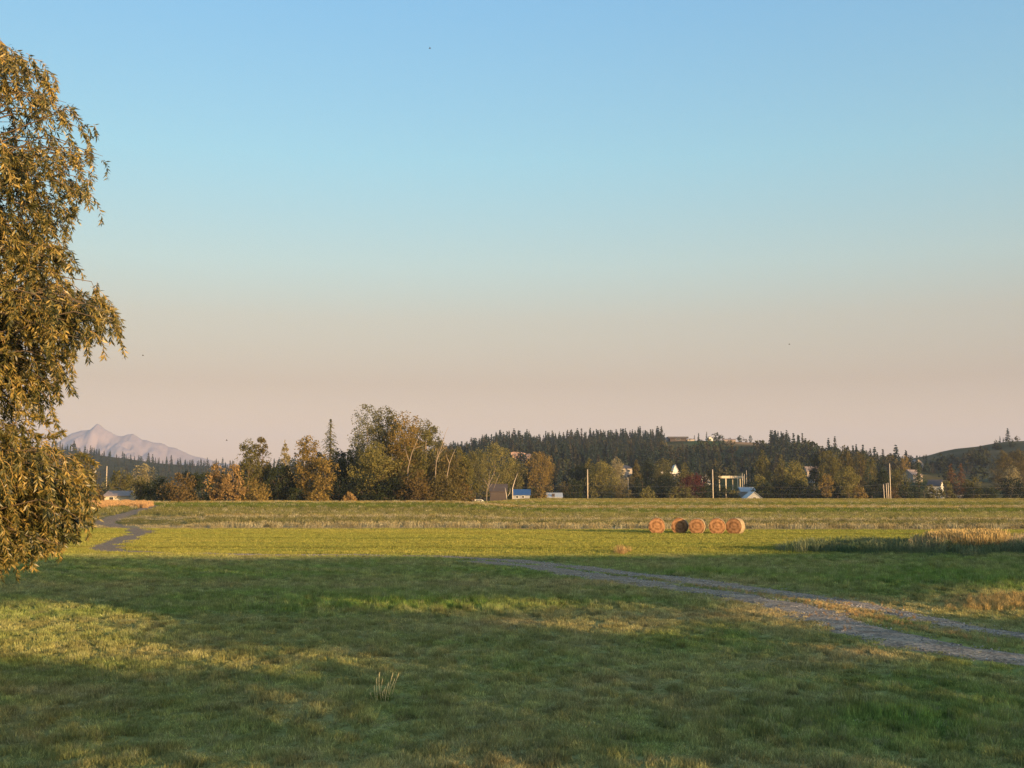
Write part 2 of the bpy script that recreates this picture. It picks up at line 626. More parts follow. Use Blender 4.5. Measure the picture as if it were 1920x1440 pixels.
c_ = val_mul(t, dsc.outputs[0], hs.outputs[0], .45, 1.6)
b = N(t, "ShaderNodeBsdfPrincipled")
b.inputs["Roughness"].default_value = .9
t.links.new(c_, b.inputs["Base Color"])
bp = N(t, "ShaderNodeBump")
bp.inputs["Distance"].default_value = .03
t.links.new(vo.outputs["Distance"], bp.inputs["Height"])
t.links.new(bp.outputs[0], b.inputs["Normal"])
t.links.new(b.outputs[0], out.inputs[0])
M['gravel'] = m


def ribbon(mb, poly, nacross=7, seed=0, lift=.025):
    tang = np.gradient(poly, axis=0)
    tang /= np.linalg.norm(tang, axis=1)[:, None]
    nor = np.stack([-tang[:, 1], tang[:, 0]], -1)
    W = rut_w(poly[:, 1], seed == 3)
    k = np.arange(len(poly))
    wl = W * (.35 + 1.15 * fbm(k * .30, k * 0 + seed, 5 + seed, 4))
    wr = W * (.35 + 1.15 * fbm(k * .30, k * 0 + seed + 9, 8 + seed, 4))
    V = []
    for j in range(nacross):
        s = j / (nacross - 1)
        off = -wl * (1 - s) + wr * s
        p = poly + nor * off[:, None]
        edge = abs(s - .5) * 2
        z = gz(p[:, 0], p[:, 1]) + lift * (1.4 - edge ** 4 * 1.6) + .012 * (noise(p[:, 0] * 2, p[:, 1] * 2, 4) - .5)
        V.append(np.stack([p[:, 0], p[:, 1], z], -1))
    V = np.stack(V, 1)
    n = len(poly)
    ix = np.arange(n * nacross).reshape(n, nacross)
    f = np.stack([ix[:-1, :-1], ix[:-1, 1:], ix[1:, 1:], ix[1:, :-1]], -1).reshape(-1, 4)
    mb.add(V.reshape(-1, 3), [tuple(q) for q in f])


mb = MB()
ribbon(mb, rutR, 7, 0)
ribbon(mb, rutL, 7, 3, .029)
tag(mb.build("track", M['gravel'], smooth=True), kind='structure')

# ------------------------------------------------------------------ scattering tufts (stuff only)
def blade_clump(name, n, rad, h, wd, lean, mat, seed, seedhead=False):
    r_ = np.random.default_rng(seed)
    a = r_.uniform(0, 2 * np.pi, n)
    rr = rad * np.sqrt(r_.uniform(0, 1, n))
    base = np.stack([rr * np.cos(a), rr * np.sin(a), np.zeros(n) - .02 * h], -1)
    hh = h * r_.uniform(.45, 1.1, n)
    az = r_.uniform(0, 2 * np.pi, n)
    dirv = np.stack([np.cos(az), np.sin(az), np.zeros(n)], -1)
    fa = r_.uniform(0, np.pi, n)
    side = np.stack([np.cos(fa), np.sin(fa), np.zeros(n)], -1) * wd / 2
    ln = (lean * r_.uniform(.2, 1.3, n) * hh)[:, None]
    up = np.array([0, 0, 1.])
    mid = base + up * (hh * .55)[:, None] + dirv * ln * .35
    top = base + up * hh[:, None] + dirv * ln
    Q1 = np.stack([base - side, base + side, mid + side * .85, mid - side * .85], 1)
    if seedhead:
        Q2 = np.stack([mid - side * .85, mid + side * .85, top + side * 1.8, top - side * 1.4], 1)
    else:
        Q2 = np.stack([mid - side * .85, mid + side * .85, top + side * .15, top - side * .15], 1)
    # blades share vertices so each blade is one island
    V = np.concatenate([Q1, Q2[:, 2:]], 1)
    ix = np.arange(n * 6).reshape(n, 6)
    f = np.concatenate([ix[:, [0, 1, 2, 3]], ix[:, [3, 2, 4, 5]]], 0)
    return mesh_obj(name, V.reshape(-1, 3), f, mat, link=False)


def collection_of(name, objs):
    c = bpy.data.collections.new(name)
    for o in objs: c.objects.link(o)
    return c


def scatter(name, pts, coll, nvar, scale, tint, tilt=.12, seed=0, zscale=None):
    r_ = np.random.default_rng(seed)
    n = len(pts)
    me = bpy.data.meshes.new(name)
    me.vertices.add(n)
    me.vertices.foreach_set("co", np.asarray(pts, np.float32).ravel())
    rot = np.stack([r_.normal(0, tilt, n), r_.normal(0, tilt, n), r_.uniform(0, 6.283, n)], -1)
    sc3 = np.repeat(np.asarray(scale, float).reshape(-1, 1), 3, 1) * np.ones((n, 3))
    if zscale is not None: sc3[:, 2] = sc3[:, 2] * zscale
    me.attributes.new("rot", 'FLOAT_VECTOR', 'POINT').data.foreach_set("vector", rot.astype(np.float32).ravel())
    me.attributes.new("scl", 'FLOAT_VECTOR', 'POINT').data.foreach_set("vector", sc3.astype(np.float32).ravel())
    me.attributes.new("var", 'INT', 'POINT').data.foreach_set("value", r_.integers(0, nvar, n).astype(np.int32))
    tc4 = np.ones((n, 4), np.float32)
    tc4[:, :3] = tint
    me.attributes.new("tint", 'FLOAT_COLOR', 'POINT').data.foreach_set("color", tc4.ravel())
    o = bpy.data.objects.new(name, me)
    C.objects.link(o)
    g = bpy.data.node_groups.new(name + "_nodes", 'GeometryNodeTree')
    g.interface.new_socket("Geometry", in_out='INPUT', socket_type='NodeSocketGeometry')
    g.interface.new_socket("Geometry", in_out='OUTPUT', socket_type='NodeSocketGeometry')
    gi, go_ = g.nodes.new("NodeGroupInput"), g.nodes.new("NodeGroupOutput")
    iop = g.nodes.new("GeometryNodeInstanceOnPoints")
    ci = g.nodes.new("GeometryNodeCollectionInfo")
    ci.inputs[0].default_value = coll
    ci.inputs[1].default_value = True
    ci.inputs[2].default_value = True

    def attr(nm, ty):
        a = g.nodes.new("GeometryNodeInputNamedAttribute")
        a.data_type = ty
        a.inputs[0].default_value = nm
        return a.outputs[0]
    g.links.new(gi.outputs[0], iop.inputs["Points"])
    g.links.new(ci.outputs[0], iop.inputs["Instance"])
    iop.inputs["Pick Instance"].default_value = True
    g.links.new(attr("var", 'INT'), iop.inputs["Instance Index"])
    g.links.new(attr("rot", 'FLOAT_VECTOR'), iop.inputs["Rotation"])
    g.links.new(attr("scl", 'FLOAT_VECTOR'), iop.inputs["Scale"])
    g.links.new(iop.outputs[0], go_.inputs[0])
    md = o.modifiers.new("tufts", 'NODES')
    md.node_group = g
    return tag(o, kind='stuff')


def sample_fan(n, d0, d1, power, slack=4.0, half=.47):
    """points in the view fan (with room to step aside); density ~ d**-power"""
    d = np.linspace(d0, d1, 4000)
    wgt = d ** (-power) * (2 * half * d + 2 * slack)
    cdf = np.cumsum(wgt)
    y = np.interp(rng.uniform(0, cdf[-1], n), cdf, d)
    x = rng.uniform(-1, 1, n) * (half * y + slack)
    return x, y


lawn_c = collection_of("lawn_tufts", [blade_clump("lawn_tuft_%d" % i, 28, .12, .082, .012, .75, M['grass'], 100 + i) for i in range(5)])
x, y = sample_fan(120000, 11, 69, 1.15)
rd = rut_dist(x, y)
keep = rd > -.16 + .75 * (fbm(x * 1.1, y * 1.1, 6, 3) - .5)
thin = (rd < .5) & (rng.uniform(0, 1, len(x)) < .35)
keep &= ~thin
keep |= (rd > -.7) & (y < 50) & (rng.uniform(0, 1, len(x)) < .22) & (fbm(x / .7, y / .7, 93, 2) > .5)
x, y, rd = x[keep], y[keep], rd[keep]
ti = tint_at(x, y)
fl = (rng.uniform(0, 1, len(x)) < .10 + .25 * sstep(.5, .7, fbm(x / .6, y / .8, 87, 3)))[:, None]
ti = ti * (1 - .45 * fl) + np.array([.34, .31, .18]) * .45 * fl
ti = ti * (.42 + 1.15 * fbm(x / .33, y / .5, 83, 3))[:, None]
hn = .2 + 1.2 * sstep(.3, .72, fbm(x / .27, y / .45, 77, 3)) + .35 * fbm(x / 3, y / 3, 78, 2)
hn *= np.where(rd < .5, .6, 1)
pxl, pyl = to_px(x, y, gz(x, y))
for bx, by, rx, ry, v in BLOBS:
    if v < -.15: hn = hn * (1 + 1.0 * np.exp(-(((pxl - bx) / rx) ** 2 + ((pyl - by) / ry) ** 2)))
hn = hn * (1 + .9 * sstep(60, 85, pxl * 0 + y) * 0)
pts = np.stack([x, y, gz(x, y)], -1)
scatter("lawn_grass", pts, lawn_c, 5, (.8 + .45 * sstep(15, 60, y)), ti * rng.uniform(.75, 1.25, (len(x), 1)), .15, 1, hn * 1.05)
# longer blades and stalks here and there on the lawn
stalk_c = collection_of("lawn_stalks", [blade_clump("lawn_stalk_%d" % i, 5, .07, .20, .008, .5, M['grass'], 140 + i) for i in range(4)])
x, y = sample_fan(5200, 12, 64, 1.0)
k = (rut_dist(x, y) > .1) & (fbm(x / 3, y / 3, 15, 2) > .42)
x, y = x[k], y[k]
scatter("long_lawn_blades", np.stack([x, y, gz(x, y)], -1), stalk_c, 4, rng.uniform(.5, 1.15, len(x)), (tint_at(x, y) * .6 + np.array([.15, .14, .05]) * .55), .2, 2)

mown_c = collection_of("mown_tufts", [blade_clump("mown_tuft_%d" % i, 40, .42, .10, .02, .4, M['grass'], 200 + i) for i in range(4)])
x, y = sample_fan(34000, 66, 126, 1.0)
k = rut_dist(x, y) > -.35 + 2.0 * (fbm(x / 1.1, y / 1.6, 12, 3) - .5)
x, y = x[k], y[k]
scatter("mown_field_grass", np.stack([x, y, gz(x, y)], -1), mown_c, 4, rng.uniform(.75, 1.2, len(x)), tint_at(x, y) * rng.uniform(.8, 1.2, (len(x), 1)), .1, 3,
        .8 + .5 * noise(x / 2, y / 2, 19))

hay_c = collection_of("hay_tufts", [blade_clump("hay_tuft_%d" % i, 34, .6, .58, .022, .3, M['grass'], 300 + i, True) for i in range(4)])
x, y = sample_fan(52000, 125.3, 440, 1.0, half=.5)
pxh, pyh = to_px(x, y, gz(x, y))
k = rut_dist(x, y) > .15 + .8 * (fbm(x, y / 2, 12, 2) - .5)
# the track bends through the left end of the hay, which is only short grass there
left = (x < -28) & (y < 215) & (x < -28 - (y - 124) * .42 + 14)
hsc = np.where(y < 165, .25 + .75 * sstep(325, 420, pxh + 60 * (noise(x / 3, y / 3, 55) - .5)), 1.0) * np.interp(y, [124, 132, 140, 190, 260, 440], [.95, 1.0, .9, .85, .75, .6])
x, y, hsc = x[k], y[k], hsc[k]
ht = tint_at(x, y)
pale = (rng.uniform(0, 1, len(x)) < .42 * (1 - sstep(127.5, 131, y)) + .60 * sstep(147, 150, y) * (1 - sstep(154, 158, y)) + .45 * sstep(226, 234, y) * (1 - sstep(250, 258, y)) + .10)[:, None]
ht = np.where(pale, np.array([.33, .30, .19]), ht * np.where(y < 160, .85, 1.0)[:, None] * np.array([1.08, 1.08, .95]))
scatter("tall_hay", np.stack([x, y, gz(x, y)], -1), hay_c, 4, rng.uniform(.8, 1.15, len(x)), ht * rng.uniform(.75, 1.25, (len(x), 1)), .08, 4, hsc)

weed_c = collection_of("weed_tufts", [blade_clump("weed_tuft_%d" % i, 60, .38, .6, .016, .55, M['grass'], 400 + i, i % 2 == 0) for i in range(5)])
x = rng.uniform(15, 46, 6500)
y = rng.uniform(51, 77, 6500)
edge = 62 + 9 * sstep(28, 16, x) - 3 * sstep(30, 40, x)
pr = sstep(0, 7, y - edge + 3) * (1 - sstep(74, 78, y)) * sstep(15, 24, x) * (.25 + .75 * sstep(.35, .6, fbm(x / 3.5, y / 3.5, 23, 3)))
k = (rng.uniform(0, 1, len(x)) < pr)
x, y = x[k], y[k]
wt = 1.6 * np.array([.085, .105, .055]) + (fbm(x / 2, y / 2, 29, 3) - .45)[:, None] * np.array([.20, .15, .10])
scatter("roadside_weeds", np.stack([x, y, gz(x, y)], -1), weed_c, 5, rng.uniform(.7, 1.25, len(x)), np.clip(wt, .02, 1), .15, 5, .6 + .8 * fbm(x / 3, y / 3, 37, 2))

dry_c = collection_of("dry_tufts", [blade_clump("dry_tuft_%d" % i, 45, .30, .9, .014, .22, M['dry_grass'], 500 + i, True) for i in range(4)])


def px_patch(n, x0, x1, d0, d1, soft=.25):
    px = rng.uniform(x0, x1, n)
    d = rng.uniform(d0, d1, n)
    u, v = (px - x0) / (x1 - x0) * 2 - 1, (d - d0) / (d1 - d0) * 2 - 1
    k = (u ** 2 + v ** 2 * .6 + (noise(px / 25, d, 3) - .5)) < 1
    px, d = px[k], d[k]
    xx = (px - 960) / F * d / (cp if False else 1.0)
    return xx, d


parts_ = []
for n, x0, x1, d0, d1, s, colr in [(900, 1735, 1875, 66, 74, 1.2, (.44, .33, .15)), (420, 1690, 1960, 66, 75, .95, (.36, .29, .17)),
                                   (300, 1800, 1990, 35.5, 40, .30, (.42, .31, .13)), (60, 1760, 1850, 36, 40, .2, (.40, .30, .13)), (22, 1150, 1185, 69, 73, .5, (.36, .25, .12)), (120, 1500, 1720, 30, 42, .12, (.36, .23, .10)),
                                   (1000, 172, 292, 196, 232, .8, (.46, .29, .14)), (260, 176, 205, 188, 200, 1.0, (.46, .29, .14)), (160, 255, 280, 196, 206, .9, (.46, .29, .14))]:
    xx, yy = px_patch(n, x0, x1, d0, d1)
    parts_.append((xx, yy, np.full(len(xx), s) * rng.uniform(.7, 1.15, len(xx)), np.tile(colr, (len(xx), 1)) * rng.uniform(.75, 1.2, (len(xx), 1))))
# dry grass on the crown between the two ruts, low sun put into its orange
q_ = np.linspace(0, 1, 330)
iR, iL = np.argmin(np.abs(rutR[:, 1] - 46)), np.argmin(np.abs(rutL[:, 1] - 46))
mid_ = .5 * np.stack([np.interp(q_, np.linspace(0, 1, iR), rutR[:iR, k]) + np.interp(q_, np.linspace(0, 1, iL), rutL[:iL, k]) for k in (0, 1)], -1)
xx, yy = mid_[:, 0] + rng.normal(0, .2, 330), mid_[:, 1] + rng.normal(0, .1, 330)
parts_.append((xx, yy, rng.uniform(.08, .16, 330), np.tile((.42, .29, .13), (330, 1)) * rng.uniform(.7, 1.3, (330, 1))))
x = np.concatenate([p[0] for p in parts_])
y = np.concatenate([p[1] for p in parts_])
scatter("tall_dry_grass", np.stack([x, y, gz(x, y)], -1), dry_c, 4, np.concatenate([p[2] for p in parts_]), np.concatenate([p[3] for p in parts_]), .1, 6)

# loose stones on the track
def stone(i):
    r_ = np.random.default_rng(600 + i)
    v = np.array([(1, 0, 0), (-1, 0, 0), (0, 1, 0), (0, -1, 0), (0, 0, 1), (0, 0, -1)], float) * r_.uniform(.6, 1.2, (6, 1))
    v[:, 2] *= .6
    f = np.array([(0, 2, 4), (2, 1, 4), (1, 3, 4), (3, 0, 4), (2, 0, 5), (1, 2, 5), (3, 1, 5), (0, 3, 5)])
    return mesh_obj("stone_%d" % i, v, f, M['stone'], link=False)


M['stone'] = grass_mat("loose_stone", 0.0)
stone_c = collection_of("stones", [stone(i) for i in range(4)])
sx, sy = [], []
for poly, n in ((rutR, 5000), (rutL, 4200)):
    k = rng.integers(0, min(len(poly), 190), n)
    W = rut_w(poly[k, 1], poly is rutL)
    sx.append(poly[k, 0] + rng.normal(0, .5, n) * W)
    sy.append(poly[k, 1] + rng.normal(0, .5, n) * W)
x, y = np.concatenate(sx), np.concatenate(sy)
g = rng.uniform(.08, .42, (len(x), 1))
scatter("track_stones", np.stack([x, y, gz(x, y) + .03], -1), stone_c, 4, rng.uniform(.012, .04, len(x)) ** 1.0, g * np.array([1, .97, .95]), .5, 7)

# ------------------------------------------------------------------ trees
def kites(cent, size, r_, flat=0.0, aspect=.6):
    n = len(cent)
    a = r_.normal(size=(n, 3))
    a[:, 2] *= (1 - flat)
    a /= np.linalg.norm(a, axis=1)[:, None] + 1e-9
    b = r_.normal(size=(n, 3))
    b -= a * (a * b).sum(1)[:, None]
    b /= np.linalg.norm(b, axis=1)[:, None] + 1e-9
    s = (np.asarray(size) * r_.uniform(.6, 1.3, n))[:, None]
    return np.stack([cent - a * s * .5, cent + b * s * aspect * .5 + a * s * .08, cent + a * s * .5, cent - b * s * aspect * .5 - a * s * .05], 1)


PROF = {
    'round': lambda t: np.sqrt(np.clip(1 - (1.9 * t - .85) ** 2, .02, 1)),
    'oval': lambda t: np.sqrt(np.clip(1.02 - np.abs(1.9 * t - .85) ** 2.6, .06, 1)),
    'column': lambda t: np.clip(np.minimum(.75 + t, 1) * np.sqrt(np.clip(1.06 - t ** 4, .02, 1)), .05, 1),
    'pyramid': lambda t: np.clip(np.minimum(1, t * 5 + .55) * (1.04 - t) ** .75, .04, 1),
    'bush': lambda t: np.sqrt(np.clip(1.02 - t ** 2.2, .03, 1)),
    'sapling': lambda t: np.clip((1.02 - t) ** .8 * np.minimum(1, .7 + t), .04, 1),
}


def clump_crown(r_, h, wd, kind, base_frac, n, leaf, nclump):
    prof = PROF[kind]
    tt = np.linspace(0, 1, 200)
    pr = prof(tt)
    cdf = np.cumsum(pr ** 1.1 + .06)
    t_ = np.interp(r_.uniform(0, cdf[-1], nclump), cdf, tt)
    ang = r_.uniform(0, 2 * np.pi, nclump)
    ph = r_.uniform(0, 6, 2)
    lob = 1 + .20 * np.sin(ang * 2 + ph[0] + t_ * 6) + .14 * np.sin(ang * 3 + ph[1] - t_ * 11)
    rad = wd / 2 * prof(t_) * lob * r_.uniform(.06, 1, nclump) ** .5 * .86
    z = h * (base_frac + (1 - base_frac) * t_ * .96)
    c = np.stack([rad * np.cos(ang), rad * np.sin(ang), z], -1)
    rc = wd * r_.uniform(.07, .19, nclump) * (.55 + .45 * prof(t_)) * (1 if kind != 'sapling' else .75)
    rc = np.minimum(rc, 1.7)
    nf = int(n * .24)
    n_ = n - nf
    k = r_.choice(nclump, n_, p=rc ** 2 / (rc ** 2).sum())
    off = r_.normal(size=(n_, 3))
    off /= np.linalg.norm(off, axis=1)[:, None]
    off *= (r_.uniform(0, 1, n_) ** .42)[:, None]
    p = c[k] + off * rc[k][:, None] * np.array([1, 1, 1.0])
    tf = np.interp(r_.uniform(0, cdf[-1], nf), cdf, tt)
    af = r_.uniform(0, 2 * np.pi, nf)
    lf = 1 + .20 * np.sin(af * 2 + ph[0] + tf * 6) + .14 * np.sin(af * 3 + ph[1] - tf * 11)
    rf_ = wd / 2 * prof(tf) * lf * r_.uniform(0, 1, nf) ** .45 * (.72 + .4 * fbm(af * 2, tf * h / 1.6, int(ph[0] * 50), 3))
    p = np.concatenate([p, np.stack([rf_ * np.cos(af), rf_ * np.sin(af), h * (base_frac + (1 - base_frac) * tf * .985)], -1)])
    p[:, 2] = np.clip(p[:, 2], .1, None)
    return c, p


def grow(name, base, h, wd, kind, mat, label, cat, group=None, n=2600, leaf=.5, base_frac=.18, nclump=34, bark='bark', limbs=9, seed=1, trunk_r=None):
    r_ = np.random.default_rng(seed)
    root = empty(name, base, label, cat, group)
    c, p = clump_crown(r_, h, wd, kind, base_frac, n, leaf, nclump)
    crown = quads_obj("crown", kites(p, np.full(n, leaf), r_), mat, root)
    tr = MB()
    tr_r = trunk_r or max(.10, h * .011)
    lean = r_.normal(0, .02, 2) * h
    top = np.array([lean[0], lean[1], h * .82])
    tp = [np.array([0, 0, -.3]), np.array([lean[0] * .15, lean[1] * .15, h * .2]), np.array([lean[0] * .6 + r_.normal(0, .01) * h, lean[1] * .6, h * .5]), top]
    tr.tube(tp, [tr_r * 1.3, tr_r, tr_r * .7, tr_r * .2], 7)
    far = c[np.argsort(-np.hypot(c[:, 0], c[:, 1]))][:limbs * 2:2]
    for q in far:
        z0 = max(h * .12, q[2] - np.hypot(q[0], q[1]) * r_.uniform(.9, 1.6))
        s = np.array([lean[0] * z0 / h, lean[1] * z0 / h, z0])
        mid = (s + q) / 2 + np.array([0, 0, -.05 * h * r_.uniform(0, 1)])
        tr.tube([s, mid, q], [tr_r * .5, tr_r * .33, tr_r * .1], 5)
    tr.build("trunk", M[bark], root, True)
    return root


def conifer_quads(r_, h, wd, n_tier, per, leaf, gap=.0, droop=.25, irregular=.25):
    out = []
    for i in range(n_tier):
        t = (i + r_.uniform(-.3, .3)) / n_tier
        t = min(max(t, 0.01), .985)
        z = h * (.06 + .93 * t)
        L = wd / 2 * ((1 - t) ** .85) * (1 if t > .08 else .8) + .12
        for k in range(per):
            if r_.uniform() < gap: continue
            a = r_.uniform(0, 2 * np.pi)
            l = L * r_.uniform(1 - irregular * 2, 1 + irregular)
            m_ = max(2, int(l / leaf * 1.8))
            for j in range(m_):
                s = (j + .6) / m_
                p = np.array([math.cos(a) * l * s, math.sin(a) * l * s, z - droop * l * s * s + r_.normal(0, .05)])
                out.append(p)
    return np.array(out)


def conifer(name, base, h, wd, mat, label, cat='conifer', group=None, seed=1, leaf=.5, dens=1.0, droop=.3, gap=.05, irr=.25):
    r_ = np.random.default_rng(seed)
    root = empty(name, base, label, cat, group)
    nt_ = int(h / .5 * dens)
    p = conifer_quads(r_, h, wd, nt_, 9, leaf, gap, droop, irr)
    quads_obj("crown", kites(p, np.full(len(p), leaf), r_, .5, .5), mat, root)
    MB().tube([(0, 0, -.3), (0, 0, h * .5), (0, 0, h * .97)], [h * .014, h * .009, .03], 6).build("trunk", M['bark'], root, True)
    return root


